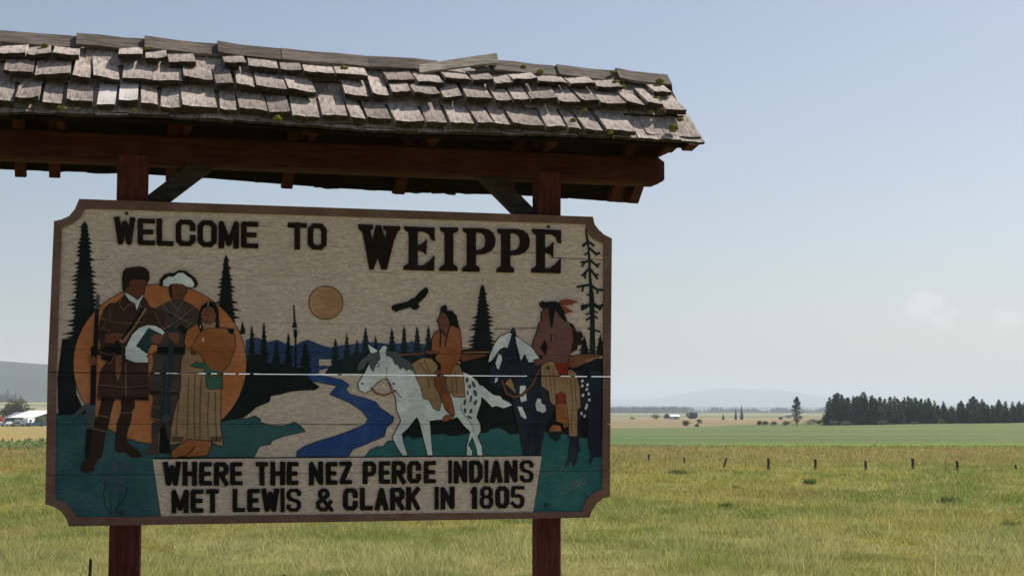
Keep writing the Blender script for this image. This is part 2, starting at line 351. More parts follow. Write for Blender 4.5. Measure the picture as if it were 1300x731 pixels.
# roof
P48 = R(41); RW = -.15                      # ridge plane offset
RZ0, RZ1 = 2.318, 2.282                     # ridge height at left / right end (top of sheathing)
def rz(u): return RZ0 + (RZ1 - RZ0) * (u + .6) / 4.75 + .012 * math.sin(u * 2.3)
sl_c, sl_s = math.cos(P48), math.sin(P48)
def slope_pt(u, s, lift, side=1):           # s = distance down the slope, lift = height above it
    sag = (.05 if side > 0 else -.045) * (1 - (u + .6) / 4.7) * s
    return L(u, rz(u) - sag - s * sl_s + lift * sl_c, RW + side * (s * sl_c + lift * sl_s))
U0, U1 = -.75, 4.10
SF, SB = .84, 1.10                            # slope lengths front, back
bm = bmesh.new()
for side, ln in ((1, SF), (-1, SB)):
    us = np.linspace(U0 + .05, U1 - .11, 12)
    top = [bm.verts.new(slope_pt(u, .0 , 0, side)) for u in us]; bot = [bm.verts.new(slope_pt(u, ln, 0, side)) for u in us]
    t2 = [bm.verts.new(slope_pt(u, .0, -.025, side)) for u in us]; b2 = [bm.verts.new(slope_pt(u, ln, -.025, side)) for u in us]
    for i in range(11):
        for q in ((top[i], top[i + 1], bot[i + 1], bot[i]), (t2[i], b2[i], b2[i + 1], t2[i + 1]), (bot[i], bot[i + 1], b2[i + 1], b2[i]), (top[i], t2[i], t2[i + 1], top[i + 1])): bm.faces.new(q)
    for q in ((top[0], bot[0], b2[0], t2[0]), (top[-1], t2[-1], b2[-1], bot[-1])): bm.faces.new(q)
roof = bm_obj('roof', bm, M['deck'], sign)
# rafters, collar ties
for k, u in enumerate([-.25, -.03, .74, 1.535, 2.33, 3.12, 3.93, 4.085]):
    end = k in (0, 7)
    for side, ln in ((1, .76 if not end else .72), (-1, 1.15)):
        hw = .035; dp = .105
        pts = [slope_pt(0, 0.0, -.027, side), slope_pt(0, ln, -.027, side), slope_pt(0, ln - .085, -.027 - dp, side), slope_pt(0, .06, -.027 - dp, side)]
        off = rz(u) - rz(0)
        vs = [(p[0] + u - hw, p[1], p[2] + off) for p in pts] + [(p[0] + u + hw, p[1], p[2] + off) for p in pts]
        mesh_obj('rafter', vs, [(0, 1, 2, 3), (7, 6, 5, 4)] + [(i, (i + 1) % 4, 4 + (i + 1) % 4, 4 + i) for i in range(4)], M['red'], sign)
    if not end:
        sbox('tie', u + .04, u + .085, 1.748, 1.838, -.50, .20, M['red'], bev=.004)
        sbox('king_post', u + .0, u + .036, 1.748, 2.12, -.19, -.11, M['red'], bev=.004)

def shingle(u, s1, wd, ln, side=1, lift=.03, th=.02, mat='shingle', skew=0., name='shingle', warp=None, tilt=.0):
    """one split shake: butt at slope distance s1"""
    if warp is None: warp = rnd.uniform(-.004, .006)
    nxs, ny = 4, 3; vs = []; rag = [rnd.uniform(-.007, .007) for _ in range(nxs + 1)]
    for top in (1, 0):
        for j in range(ny + 1):
            for i in range(nxs + 1):
                fx, fy = i / nxs, j / ny
                uu = u - wd / 2 + wd * fx + skew * (1 - fy) * ln + (rnd.uniform(-.003, .003) if 0 < fx < 1 else 0)
                s = s1 - ln + ln * fy + (rag[i] if j == ny else 0)
                lf = .004 + lift * fy + warp * (2 * fx - 1) ** 2 * fy + tilt * (fx - .5)
                thk = th * (.35 + .65 * fy)
                vs.append(slope_pt(uu, max(s, -.01), lf + (thk if top else 0) + (.0015 * math.sin(fx * 21 + u * 9) if top else 0), side))
    n = (nxs + 1) * (ny + 1); f = []
    for j in range(ny):
        for i in range(nxs):
            a_ = j * (nxs + 1) + i; f.append((a_, a_ + 1, a_ + nxs + 2, a_ + nxs + 1)); f.append((n + a_, n + a_ + nxs + 1, n + a_ + nxs + 2, n + a_ + 1))
    for i in range(nxs):
        a_ = ny * (nxs + 1) + i; f.append((a_, a_ + 1, n + a_ + 1, n + a_)); f.append((i + 1, i, n + i, n + i + 1))
    for j in range(ny):
        a_ = j * (nxs + 1); f.append((a_, a_ + nxs + 1, n + a_ + nxs + 1, n + a_)); a_ += nxs; f.append((a_ + nxs + 1, a_, n + a_, n + a_ + nxs + 1))
    bmx = bmesh.new(); bv = [bmx.verts.new(v) for v in vs]
    for q in f: bmx.faces.new([bv[i] for i in q])
    bmx.faces.ensure_lookup_table()
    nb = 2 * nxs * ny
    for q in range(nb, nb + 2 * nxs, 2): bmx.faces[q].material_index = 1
    for q in range(1, nb, 2): bmx.faces[q].material_index = 1  # undersides get the painted shade as well as the butts
    o = bm_obj(name, bmx, [M[mat], M['butt_shade']], roof)
    # origin at the shingle so that grain differs from one to the next
    cvec = Vector(slope_pt(u, s1 - ln / 2, 0, side)); o.data.transform(Matrix.Translation(-cvec))
    rot = Matrix.Rotation(-P48 * side, 4, 'X'); o.data.transform(rot.inverted()); o.matrix_local = Matrix.Translation(cvec) @ rot
    return o
nsh = 0
for row, (s1, ln, lift) in enumerate(((.845, .40, .010), (.825, .42, .056), (.545, .40, .074), (.325, .30, .070))):
    for layer in (0, 1):
        if row == 0 and layer: continue
        u = U0; UE = U1 - (0, .0, .045, .08)[row]
        while u < UE - .02:
            wd = rnd.uniform(.11, .22) if layer else rnd.uniform(.12, .24)
            if u + wd > UE - .05: wd = UE - u + rnd.uniform(0, .02)
            wd = max(wd, .07); jit = rnd.uniform(-.028, .022) if row else rnd.uniform(-.006, .008)
            pale = row == 1 and layer == 1 and .24 < u + .06 < .50
            if pale: wd = .128
            fl = 0
            if not (layer == 1 and rnd.random() < .10) or pale:
                shingle(u + wd / 2 + fl, s1 + jit - (.012 if layer == 0 and row else 0), wd - (rnd.uniform(.004, .03) if layer else .004), ln, 1, (lift + rnd.uniform(-.012, .014)) if layer else .008, rnd.uniform(.026, .04) if layer else rnd.uniform(.016, .026),
                        'shingle_pale' if pale else 'shingle', rnd.uniform(-.045, .045) if layer else 0, tilt=rnd.uniform(-.02, .02) if layer else 0)
                nsh += 1
            u += wd
for row, (s1, ln, lift) in enumerate(((1.13, .45, .012), (.78, .45, .035), (.42, .40, .035))):
    u = U0
    while u < U1 - .02:
        wd = rnd.uniform(.16, .28); wd = min(wd, U1 - u + .02)
        wd = max(wd, .08)
        shingle(u + wd / 2, s1 + rnd.uniform(-.014, .02), wd - rnd.uniform(.003, .018), ln, -1, lift, .018); u += wd; nsh += 1
print('shingles', nsh)
# ridge boards: pairs lapped along the ridge, left ends riding on the one before
caps = [(-60, 97), (97, 183), (183, 275), (275, 356), (356, 466), (466, 549), (600, 622), (622, 704), (704, 779), (779, 840)]
for i, (xa, xb) in enumerate(caps):
    ua, ub = uv(xa, 60 + xa * .04, RW)[0], uv(xb, 60 + xb * .04, RW)[0]
    la = rnd.uniform(.025, .04); lb = rnd.uniform(.014, .022)
    for side in (1, -1):
        vs = []
        for fx in (0, .33, .66, 1):
            uu = ua + (ub + .03 - ua) * fx; lf = .018 + la * (1 - fx) + lb * fx + .006 * math.sin(fx * 5 + i)
            for s, h_ in ((-.012, 0), (.12 + rnd.uniform(-.008, .008), 0), (.12, .018), (-.012, .020)): vs.append(slope_pt(uu, s, lf + h_, side))
        f = [(0, 1, 2, 3), (15, 14, 13, 12)]
        for k in range(3):
            for j in range(4): f.append((k * 4 + j, k * 4 + 4 + j, k * 4 + 4 + (j + 1) % 4, k * 4 + (j + 1) % 4))
        bmx = bmesh.new(); add_hull(bmx, vs, f); bm_obj('ridge_board', bmx, M['cap'], roof)
# the loose twisted bleached board
bmx = bmesh.new(); vs = []
for fx, (px, py), lf, tw in ((0, (527, 97), .045, .0), (.35, (560, 94), .06, .006), (.7, (595, 88), .075, .012), (1, (628, 83), .085, .02)):
    u_, _ = uv(px, py, RW); s0 = .10 - .10 * fx
    for s, h_ in ((s0 - .03, tw), (s0 + .06, 0), (s0 + .065, .018), (s0 - .03, .018 + tw)): vs.append(slope_pt(u_, s, lf + h_, 1))
f = [(0, 1, 2, 3), (15, 14, 13, 12)]
for k in range(3):
    for j in range(4): f.append((k * 4 + j, k * 4 + 4 + j, k * 4 + 4 + (j + 1) % 4, k * 4 + (j + 1) % 4))
add_hull(bmx, vs, f); tag(bm_obj('ridge_board', bmx, M['cap_pale'], roof), 'bleached ridge board lying twisted and loose')
# moss clumps on the shingles
for (px, py, r_) in ((665, 85, 4), (686, 92, 5), (778, 92, 4), (782, 106, 6), (790, 111, 5), (838, 104, 6), (833, 127, 7), (838, 140, 4), (826, 142, 4), (855, 162, 7), (728, 151, 4),
                     (863, 152, 5), (775, 173, 4), (57, 58, 5), (208, 95, 4), (185, 61, 4), (80, 150, 4), (437, 86, 5), (352, 155, 6), (75, 129, 3), (742, 140, 4), (170, 148, 4)):
    # meet the slope
    best = None
    for s in np.linspace(0, .86, 70):
        w = RW + s * sl_c + .07 * sl_s; u_, v_ = uv(px, py, w); e = abs(v_ - (rz(u_) - s * sl_s + .07 * sl_c))
        if best is None or e < best[0]: best = (e, s, u_)
    bmx = bmesh.new(); bmesh.ops.create_icosphere(bmx, subdivisions=3, radius=1); r0 = r_ * .0040
    for v in bmx.verts:
        k = 1 + .45 * noise.noise(v.co * 2.1 + Vector((px, py, 0))) + .25 * noise.noise(v.co * 6 + Vector((px, 0, 0)))
        v.co = Vector((v.co.x * r0 * 1.2 * k, v.co.y * r0 * k * .8, v.co.z * r0 * .75 * k))
    o = bm_obj('moss', bmx, M['moss'], roof); o.location = slope_pt(best[2], best[1], .072)

# ------------------------------------------------------------------ the panel
def seam_v(px, py): return uv(px, py)[1]
outline = [(100.6, 253), (752, 275.5), (754, 285), (759, 291.5), (766, 298), (776, 303), (774.5, 475), (773.5, 630), (765, 632), (757, 638), (751, 646), (748, 656.5), (87.5, 667.5), (84, 657.5), (78, 649), (69, 643), (57.5, 639.5),
           (60.5, 472), (68.6, 281), (78, 279), (88, 274.5), (95, 266)]
inner = [(108.8, 265), (743, 284.6), (746, 296), (753, 303.5), (766, 309.5), (765, 475), (763.5, 620), (752, 625), (743, 634), (738, 649), (97, 656), (94, 650), (84, 638.5), (70, 632),
         (72, 472), (78.7, 289), (91, 285), (102, 277)]
outuv = [uv(*p) for p in outline]; inuv = [uv(*p) for p in inner]
GAPV = seam_v(66, 472.5)
seams = [(seam_v(66, 303.5), .0006), (seam_v(64, 344), .0004), (seam_v(62, 405.5), .0007), (seam_v(61, 443.7), .0009), (GAPV, .0029), (seam_v(60, 538.4), .0012), (seam_v(59, 603), .0012)]
SEAM_V = sorted(seams)
# edge-to-edge colours on stacked relief: everything carved is cut at the joints of the planks
def tri2d(polys, holes=()):
    vs, fs = [], []
    for p in list(polys) + list(holes):
        a = sum(p[i][0] * p[(i + 1) % len(p)][1] - p[(i + 1) % len(p)][0] * p[i][1] for i in range(len(p)))
        if a < 0: p = p[::-1]
        fs.append(list(range(len(vs), len(vs) + len(p)))); vs += [Vector(q) for q in p]
    rv, re, rf, ov, oe, of = delaunay_2d_cdt(vs, [], fs, 0, 1e-6)
    nh = len(polys); out = []
    for f, o in zip(rf, of):
        if o and not any(i >= nh for i in o): out.append(f)
    return rv, out
def relief_bm(bm, polys, w0, w1, mi=0, holes=(), cut=True, wedge=True):
    rv, tf = tri2d(polys, holes)
    b2 = bmesh.new(); bv = [b2.verts.new((p[0], p[1], 0)) for p in rv]
    for f in tf:
        try: b2.faces.new([bv[i] for i in f])
        except ValueError: pass
    if cut:
        vmin = min(p[1] for p in rv); vmax = max(p[1] for p in rv)
        for sv, hw in SEAM_V:
            if not (vmin < sv + hw and vmax > sv - hw): continue
            for z_ in (sv - hw, sv + hw):
                bmesh.ops.bisect_plane(b2, geom=b2.verts[:] + b2.edges[:] + b2.faces[:], plane_co=(0, z_, 0), plane_no=(0, 1, 0))
            dl = [f for f in b2.faces if abs(f.calc_center_median().y - sv) < hw]
            bmesh.ops.delete(b2, geom=dl, context='FACES')
    bmesh.ops.dissolve_limit(b2, angle_limit=.001, verts=[v for v in b2.verts], edges=b2.edges[:])
    bmesh.ops.triangulate(b2, faces=[f for f in b2.faces if len(f.verts) > 4])
    mp_ = {}
    def gv_(v, w):
        k = (v.index, w)
        if k not in mp_: mp_[k] = bm.verts.new(L(v.co.x, v.co.y, w))
        return mp_[k]
    b2.verts.index_update()
    for f in b2.faces:
        vs = [l.vert for l in f.loops]
        if f.normal.z < 0: vs = vs[::-1]
        nf = bm.faces.new([gv_(v, w1) for v in vs]); nf.material_index = mi
    for e in b2.edges:
        if len(e.link_faces) == 1:
            l = e.link_loops[0]; a_, c_ = l.vert, l.link_loop_next.vert
            if e.link_faces[0].normal.z < 0: a_, c_ = c_, a_
            nf = bm.faces.new((gv_(a_, w1), gv_(a_, w0), gv_(c_, w0), gv_(c_, w1))); nf.material_index = mi
    b2.free()
def fin(name, bm, mats, parent, label=None):
    me = bpy.data.meshes.new(name); bm.to_mesh(me); bm.free()
    for m in mats: me.materials.append(M[m])
    o = link(bpy.data.objects.new(name, me), parent)
    if label: o['label'] = label
    return o
# backing boards (two, with the open gap between)
bm = bmesh.new()
relief_bm(bm, [[(u, v) for u, v in outuv]], -.05, -.034, 0)
for f in list(bm.faces): pass
# close the back
rv, tf = tri2d([outuv]); b2 = bmesh.new(); bv = [b2.verts.new((p[0], p[1], 0)) for p in rv]
for f in tf: b2.faces.new([bv[i] for i in f])
for z_ in (GAPV - .0029, GAPV + .0029): bmesh.ops.bisect_plane(b2, geom=b2.verts[:] + b2.edges[:] + b2.faces[:], plane_co=(0, z_, 0), plane_no=(0, 1, 0))
bmesh.ops.delete(b2, geom=[f for f in b2.faces if abs(f.calc_center_median().y - GAPV) < .0029], context='FACES')
for f in b2.faces: bm.faces.new([bm.verts.new(L(v.co.x, v.co.y, -.05)) for v in f.verts][::-1])
b2.free()
panel = fin('panel', bm, ['deck'], sign)
# planks, each cut out of the outline
vs_ = [s for s, _ in SEAM_V]; hw_ = [h for _, h in SEAM_V]
lims = [(-9, None)] + list(zip(vs_, hw_)) + [(9, None)]
def clip(poly, vlo, vhi):
    for lim, sgn in ((vlo, 1), (vhi, -1)):
        out = []
        for i in range(len(poly)):
            a_, b_ = poly[i], poly[(i + 1) % len(poly)]; da, db = sgn * (a_[1] - lim), sgn * (b_[1] - lim)
            if da >= 0: out.append(a_)
            if da * db < 0: k = da / (da - db); out.append((a_[0] + (b_[0] - a_[0]) * k, a_[1] + (b_[1] - a_[1]) * k))
        poly = out
    return poly
for (va, ha), (vb, hb) in zip(lims, lims[1:]):
    pl = clip(outuv, va + (ha or 0), vb - (hb or 0))
    bm = bmesh.new(); relief_bm(bm, [pl], -.034, 0, 0, cut=False); fin('plank', bm, ['beige'], panel)
# gap partly closed by a shim strip at the left and by filler in front of the right post (dark in the photograph)
for xa, xb, lo, hi in ((61, 196, 1, 1), (671, 706, 1, 1), (203, 211, 1, 1), (226, 252, .1, 1), (262, 268, 1, 1), (276, 284, 1, .6), (300, 303, 1, 1), (318, 322, 1, .8), (430, 434, 1, 1), (433, 520, 1, -.55), (556, 560, 1, 1), (562, 563.5, 1, 1), (690, 727, 1, -.5), (727, 730, 1, 1), (748, 751, 1, 1), (590, 668, -.6, 1), (330, 400, -.65, 1)):
    ua, ub = uv(xa, 472)[0], uv(xb, 476)[0]
    sbox('filler_strip', ua, ub, GAPV - .0028 * lo, GAPV + .0028 * hi, -.048, -.004, M['deck'], panel, .0005)
# moulded frame
bm = bmesh.new(); relief_bm(bm, [outuv], 0, .016, 0, holes=[inuv]); fin('frame', bm, ['frame'], panel)

# ---- carved and painted figures.  All traced on the face of the board
def T(s, x0, y0, k):
    a_ = [float(q) for q in s.replace(',', ' ').split()]
    return [uv(x0 + a_[i] / k, y0 + a_[i + 1] / k) for i in range(0, len(a_), 2)]
A = lambda s: T(s, 90, 330, 6.092)
Bq = lambda s: T(s, 90, 440, 4.3)
Cq = lambda s: T(s, 180, 335, 5.221)
D = lambda s: T(s, 180, 460, 5.221)
Eq = lambda s: T(s, 440, 350, 3.046)
Fq = lambda s: T(s, 440, 370, 6.092)
G7 = lambda s: T(s, 300, 380, 5.22)
H1 = lambda s: T(s, 610, 370, 6.094)
H2 = lambda s: T(s, 640, 470, 5.221)
H6 = lambda s: T(s, 440, 460, 5.623)
H7 = lambda s: T(s, 540, 380, 6.092)
H8 = lambda s: T(s, 540, 470, 6.093)
Rq = lambda s: T(s, 600, 350, 2.81)
R4 = lambda s: T(s, 50, 240, 3.654)
R5 = lambda s: T(s, 50, 430, 2.925)
R7 = lambda s: T(s, 280, 440, 3.046)
R0 = lambda s: T(s, 0, 440, 4.57)
DT = lambda s: T(s, 680, 270, 5.62)
PX = lambda s: T(s, 0, 0, 1)
UPX = .00512                                     # metres per photo pixel on the board
def st(pts, wpx):                                # stroke -> polygons
    out = []; h = wpx * UPX / 2
    for a_, b_ in zip(pts, pts[1:]):
        a_, b_ = Vector(a_), Vector(b_); d_ = b_ - a_
        if d_.length < 1e-6: continue
        d_.normalize(); n_ = Vector((-d_.y, d_.x)) * h; e = d_ * h * .5
        out.append([(a_ + n_ - e)[:], (a_ - n_ - e)[:], (b_ - n_ + e)[:], (b_ + n_ + e)[:]])
    return out
def ell(c, rx, ry, rot=0, n=18):
    return [(c[0] + UPX * (rx * math.cos(a) * math.cos(rot) - ry * math.sin(a) * math.sin(rot)), c[1] + UPX * (rx * math.cos(a) * math.sin(rot) + ry * math.sin(a) * math.cos(rot)))
            for a in [2 * math.pi * i / n for i in range(n)]]
def pine(x, top, bot, hw, seed=0, spikes=None, down=1.0):
    r = random.Random(seed + int(x * 7)); n = spikes or max(5, int((bot - top) / 4.2)); Lp, Rp = [], []
    for i in range(n):
        f0, f1 = i / n, (i + 1) / n
        for side, arr in ((-1, Lp), (1, Rp)):
            y0 = top + (bot - top) * f0; y1 = top + (bot - top) * f1
            w_in = hw * (.10 + .42 * f0); w_out = hw * (.16 + .84 * f1 ** .9) * r.uniform(.6, 1.12)
            arr.append((x + side * w_in, y0 + (y1 - y0) * .15)); arr.append((x + side * (w_in + w_out) * .5, y0 + (y1 - y0) * .55))
            arr.append((x + side * w_out, y1 - (y1 - y0) * r.uniform(-.05, .18)))
            arr.append((x + side * (w_out * .55 + w_in * .35), y1 - (y1 - y0) * .02))
    pts = [(x, top - 3)] + Rp + Lp[::-1]
    return [uv(*p) for p in pts]
LV = dict(bg=.003, bg2=.0048, disk=.0065, f0=.009, f1=.0105, f2=.012, f3=.0135)
OUTL = {'teal_light', 'white', 'white2', 'tan', 'disk', 'orange', 'bundle', 'blue', 'teal', 'sun', 'skin', 'redp', 'tan2', 'green', 'mauve', 'orange2', 'brown'}
def carve(name, label, layers, parent=panel):
    bm = bmesh.new(); mats = []; l2 = []
    for m_, lev, polys in layers:
        if m_ in OUTL and label and polys:
            pp = [polys] if isinstance(polys[0][0], (int, float)) else polys
            ps = [q for p in pp for q in st(p + [p[0]], 1.7)]
            l2.append(('line_d', (LV[lev] if isinstance(lev, str) else lev) - .0009, ps))
        l2.append((m_, lev, polys))
    layers = l2
    for i, (mat, lev, polys) in enumerate(layers):
        if mat not in mats: mats.append(mat)
        if polys and isinstance(polys[0][0], (int, float)): polys = [polys]
        relief_bm(bm, polys, -.002, (LV[lev] if isinstance(lev, str) else lev) + i * .00006, mats.index(mat))
    return fin(name, bm, mats, parent, label)

carve('carved_mountains', 'blue mountain range carved behind the river', [('mount', 'bg', PX('312,431 319,429 325,428 331,430 338,434.5 345,432.7 352,431 357.5,433.3 364,437.5 373,438.5 378.5,436.5 384,432.7 391,431 397.7,433.6 407,437.5 419,441 430,438.5 446,437 463,434.5 475,434 493,436.5 505,436 514,436 522,433 540,437 549,440 549,456 405,456 405,474 312,474'))])
carve('carved_forest', 'dark wooded slope carved left of the river', [('pine', .0038, PX('290,470 300,462 312,460 321,449 333,451 338,460 350,462 358,461 377,467 384,466 392,470 395,483 406,491 400,495 384,495.5 369,497 355.5,500.5 344,502.5 342,510 325,517 321,521 309.5,530 300,532 285,534 270,540 270,480'))])
carve('carved_forest', 'dark wooded slope carved behind the horses', [('pine', .0036, PX('505,470 545,450 590,444.5 640,447 700,452 765,455 765,575 740,560 690,560 600,556 545,556 515,559 505,545 515,520 500,490')),
                                             ('dteal', .0030, PX('412,474 418,466 428,458 441,451 460,449 500,448 530,452 556,448 560,474'))])
carve('carved_ground', 'teal grass carved across the lower left', [('teal', .0034, [PX('71,526 80,524 105,520 150,530 200,545 280,535 293,531 300,529 307,532 315,531 324,528 331,533 329,536 344,540 360,541 374,536 382,541 387,547 360,553 346,558 343,563 329,566 322,579.5 196,580.5 205,656 97,656 94,650 84,638.5 69,632.5'), R0('325,445 345,380 362,410 358,350 383,390 390,345 403,385 415,345 432,395 445,440')])])
carve('carved_ground', 'teal grass carved under the horses', [('teal_light', .0040, [PX('463,580 470,571 479,567 487,566.5 492,560 500,559.5 512,556 518,553 525,557.5 538,554 547,552 562,550.5 570,553 578,553.5 586,552 597,549.5 609,549 619,549 622,544.7 633.5,543 640,545.5 647,551 655,550.5 663,549 700,548 765,560 763.5,620 752,625 743,634 738,649 676,650 687.5,579')])])
carve('carved_river', 'blue river winding down to the lettering', [('blue', .0044, R7('345,95 360,80 400,75 425,78 382,88 357,98 370,110 420,118 470,130 496,148 482,165 500,185 560,200 600,215 617,237 668,272 665,290 640,312 632,345 560,375 510,395 493,423 296,423 297,405 320,388 370,368 440,348 510,322 560,300 572,278 545,245 500,215 425,183 440,165 455,150 400,140 350,130 335,112'))])
carve('carved_sun', 'small tan sun disk', [('sun', 'disk', ell(uv(413.7, 384.3), 21, 20.5, 0, 40))])
carve('carved_disk', 'large orange disk behind the explorers', [('disk', 'disk', [uv(203 + 109.5 * math.cos(a), 462 + 101 * math.sin(a)) for a in [i * math.pi / 40 for i in range(80)]])])
for (x, tp, bt, hw, mt) in ((308, 411, 424, 3, 'pine'), (319.7, 416, 460, 4.5, 'pine'), (335, 413, 462, 4.5, 'pine'), (350.8, 435, 466, 4.5, 'pine'), (366, 427, 466, 4.5, 'pine'), (387.5, 438, 474, 7, 'pine'),
                            (425.8, 433, 472, 5.5, 'dteal'), (440.2, 427, 472, 5, 'dteal'), (453.2, 434, 472, 4.5, 'dteal'), (464.3, 419, 450, 4.5, 'dteal'), (476.8, 430, 450, 3.5, 'dteal'), (497.4, 420, 452, 4.5, 'dteal'),
                            (513, 417, 452, 4.5, 'dteal'), (529.5, 418, 450, 4.5, 'dteal'), (544, 417, 448, 4.5, 'dteal'), (741.8, 430, 449, 5, 'pine'), (762, 428, 452, 5, 'pine')):
    carve('carved_pine', None, [(mt, 'bg2', pine(x, tp - 1, bt, hw * 1.75, 0, max(5, int((bt - tp) / 5))))])
carve('carved_pine', 'tall carved pine at the left edge of the mural', [('pine', 'bg2', [pine(107.5, 284, 440, 29, 3, 30), PX('79,430 125,430 108,450 96,475 97,500 104,515 118,524 74,527 73,480')])])
carve('carved_pine', 'carved pine beside the orange disk', [('pine', 'bg2', pine(287, 327, 409, 19, 5, 17))])
carve('carved_pine', 'carved pine between the two riders', [('pine', 'disk', pine(612.4, 364, 444, 21.5, 2, 16))])
carve('carved_snag', 'bare broken tree carved by the mountains', [('pine', 'bg2', [G7('376,38 384,38 390,100 392,140 404,187 370,187 381,140'), G7('381,196 400,196 404,235 398,260 400,455 386,455 388,260 380,235')])])
br = [('378 205 335 240', 3), ('360 215 338 228', 2), ('383 212 415 235', 3), ('385 255 430 295 455 287', 3), ('430 295 432 306', 2), ('380 283 350 300', 2.5), ('385 345 325 355', 3), ('350 355 330 385', 2.5), ('395 345 445 388', 3),
      ('430 372 458 366', 2.2), ('380 400 332 450', 3), ('355 430 352 468', 2.5), ('395 408 440 470', 3), ('425 447 448 441', 2.2), ('385 515 345 520 297 530', 3), ('340 525 332 562', 2.5), ('405 525 440 552 475 550', 3), ('440 550 442 575', 2.5),
      ('390 592 368 584', 2.2), ('395 600 412 606', 2), ('390 655 350 682 325 668', 3), ('350 682 335 692', 2), ('405 655 465 685', 3), ('452 680 462 658', 2.2), ('410 700 440 712', 2), ('385 715 360 725', 2)]
br2 = [('850 100 800 110 782 140', 3), ('800 110 790 100', 2), ('880 95 920 125 950 100', 3), ('918 122 918 145', 2), ('850 200 818 220', 2.5), ('880 190 902 205', 2.5), ('885 300 925 310', 2.5), ('850 285 832 290', 2)]
carve('carved_dead_tree', 'bare dead tree carved at the right edge', [('dteal', 'bg2', [DT('352,112 360,115 378,200 390,330 395,450 408,560 412,731 385,731 382,560 378,400 370,250 355,160'), H1('840,0 875,0 882,200 888,495 845,500 848,200')] + [p for s, w in br for p in st(DT(s), w)] + [p for s, w in br2 for p in st(H1(s), w)]),
       ('navy', .0056, H2('560,0 640,0 645,575 600,575 575,300'))])
carve('carved_eagle', 'black eagle gliding over the trees', [('ink', 'disk', Eq('172,120 180,113 190,110 235,100 250,88 262,85 285,60 305,45 315,50 316,62 306,80 290,96 277,106 281,120 272,131 255,131 246,122 225,128 198,136 190,142 186,136 176,132'))])
# fur-hatted man with the long rifle
carve('carved_figure', 'man in fur hat and brown coat holding rifle and book', [
    ('boot', 'f0', [Bq('168,262 160,320 148,372 132,400 120,470 106,540 98,592 58,636 50,662 62,682 95,686 122,672 142,622 168,602 180,540 192,470 208,420 216,380 226,330 248,262'), Bq('268,262 276,330 268,370 250,420 245,480 238,560 262,580 290,572 330,600 372,606 388,596 372,572 334,540 303,512 310,460 332,400 334,350 350,330 348,262')]),
    ('coat', 'f0', [A('415,262 385,300 350,330 300,335 262,368 234,430 216,520 213,600 230,660 200,735 600,735 640,600 725,560 725,430 700,385 650,375 612,360 590,315 560,280 530,330 508,390 490,330 455,315'), Bq('185,0 195,60 188,92 160,130 150,200 144,270 200,276 300,286 425,292 424,85 420,40 300,0')]),
    ('hat', 'f1', A('415,240 398,235 394,150 400,95 420,66 470,56 540,50 582,66 605,95 609,150 592,172 560,157 500,154 455,165 450,210 430,215 425,240')),
    ('skin', 'f1', A('455,166 500,153 560,156 592,168 586,185 566,212 570,240 556,268 530,302 510,302 470,285 418,252 428,217 450,212')),
    ('white', 'f2', A('413,254 440,262 480,285 508,308 530,302 553,272 561,277 532,330 510,392 497,337 455,315 430,282')),
    ('line_l', 'f2', st(A('385,300 375,340 405,390 440,350 490,332'), .7) + st(A('530,335 545,370 560,385 590,380'), .7) + st(A('305,380 300,480'), .6) + st(A('215,450 300,470 420,490 560,480'), .5) + st(A('216,520 300,545 300,560'), .6) + st(Bq('300,85 300,285'), .7) + st(Bq('150,208 300,222 425,210'), .7) + st(Bq('150,372 205,385'), .8) + st(Bq('262,360 330,360'), .7) + st(Bq('115,445 190,462'), .7)),
    ('line_d', 'f2', [p for x in range(148, 425, 9) for p in st(Bq('%d,272 %d,%d' % (x, x + 1, 290 + (x % 3) * 2)), .9)] + [p for x in range(152, 425, 11) for p in st(Bq('%d,212 %d,226' % (x, x)), .7)]),
    ('skin', 'f1', [A('262,585 330,570 400,575 450,590 430,640 340,645 262,640')]),
    ('white', 'f2', [A('418,735 438,650 478,572 530,525 590,503 650,508 700,533 725,560 712,576 690,580 640,600 620,700 605,735'), Bq('298,0 415,0 405,40 420,62 422,86 350,85 300,66')]),
    ('book', 'f3', A('600,525 700,572 655,690 585,724 503,664')),
    ('skin2', .015, A('640,572 690,575 708,612 690,648 650,652 618,625 622,590')),
    ('disk', .0145, A('625,655 668,660 665,705 600,728 598,700')),
    ('tan2', 'f1', st(A('572,376 470,530 392,628'), 5)), ('ink', 'f2', st(A('562,370 468,520 395,612'), 3)),
    ('ink', 'f3', [Bq('165,30 185,0 240,-5 243,40 218,98 165,72')]), ('line_l', .015, st(Bq('165,30 205,45 240,35'), .6) + st(Bq('168,70 215,93 240,45'), .7)),
    ('ink', .0142, Bq('240,0 274,0 276,46 240,46')), ('ink', .0142, A('345,622 375,622 378,735 345,735')), ('brown', 'f3', Bq('240,46 282,46 272,150 256,195 243,150')),
    ('steel', .014, A('197,270 221,270 216,382 190,382')), ('ink', .014, [A('187,380 216,380 208,735 170,735'), Bq('110,0 143,0 134,322 106,322')]), ('steel', .0145, [Bq('98,320 134,320 128,440 80,440 82,350'), Bq('-10,392 55,330 105,300 108,325 40,372 5,405')]),
    ('ink', .0138, Bq('86,450 118,450 104,600 74,608')), ('skin2', .0155, Bq('98,52 128,52 142,75 138,95 112,104 100,85'))])
carve('carved_detail', 'incised face and arm lines of the man in the fur hat', [('line_d', .0126, st(A('520,190 540,185'), .5) + st(A('565,185 580,183'), .5) + st(A('556,200 572,228 560,235'), .5) + st(A('535,252 560,250'), .5) + st(A('470,200 480,225 472,245'), .4) + st(A('262,640 345,652 430,645'), .6) + st(A('625,590 690,598'), .5) + st(A('620,612 700,620'), .5)), ('line_l', .0129, st(A('240,440 262,470 255,520'), .5) + st(A('450,590 400,575 330,568 262,585'), .5))])
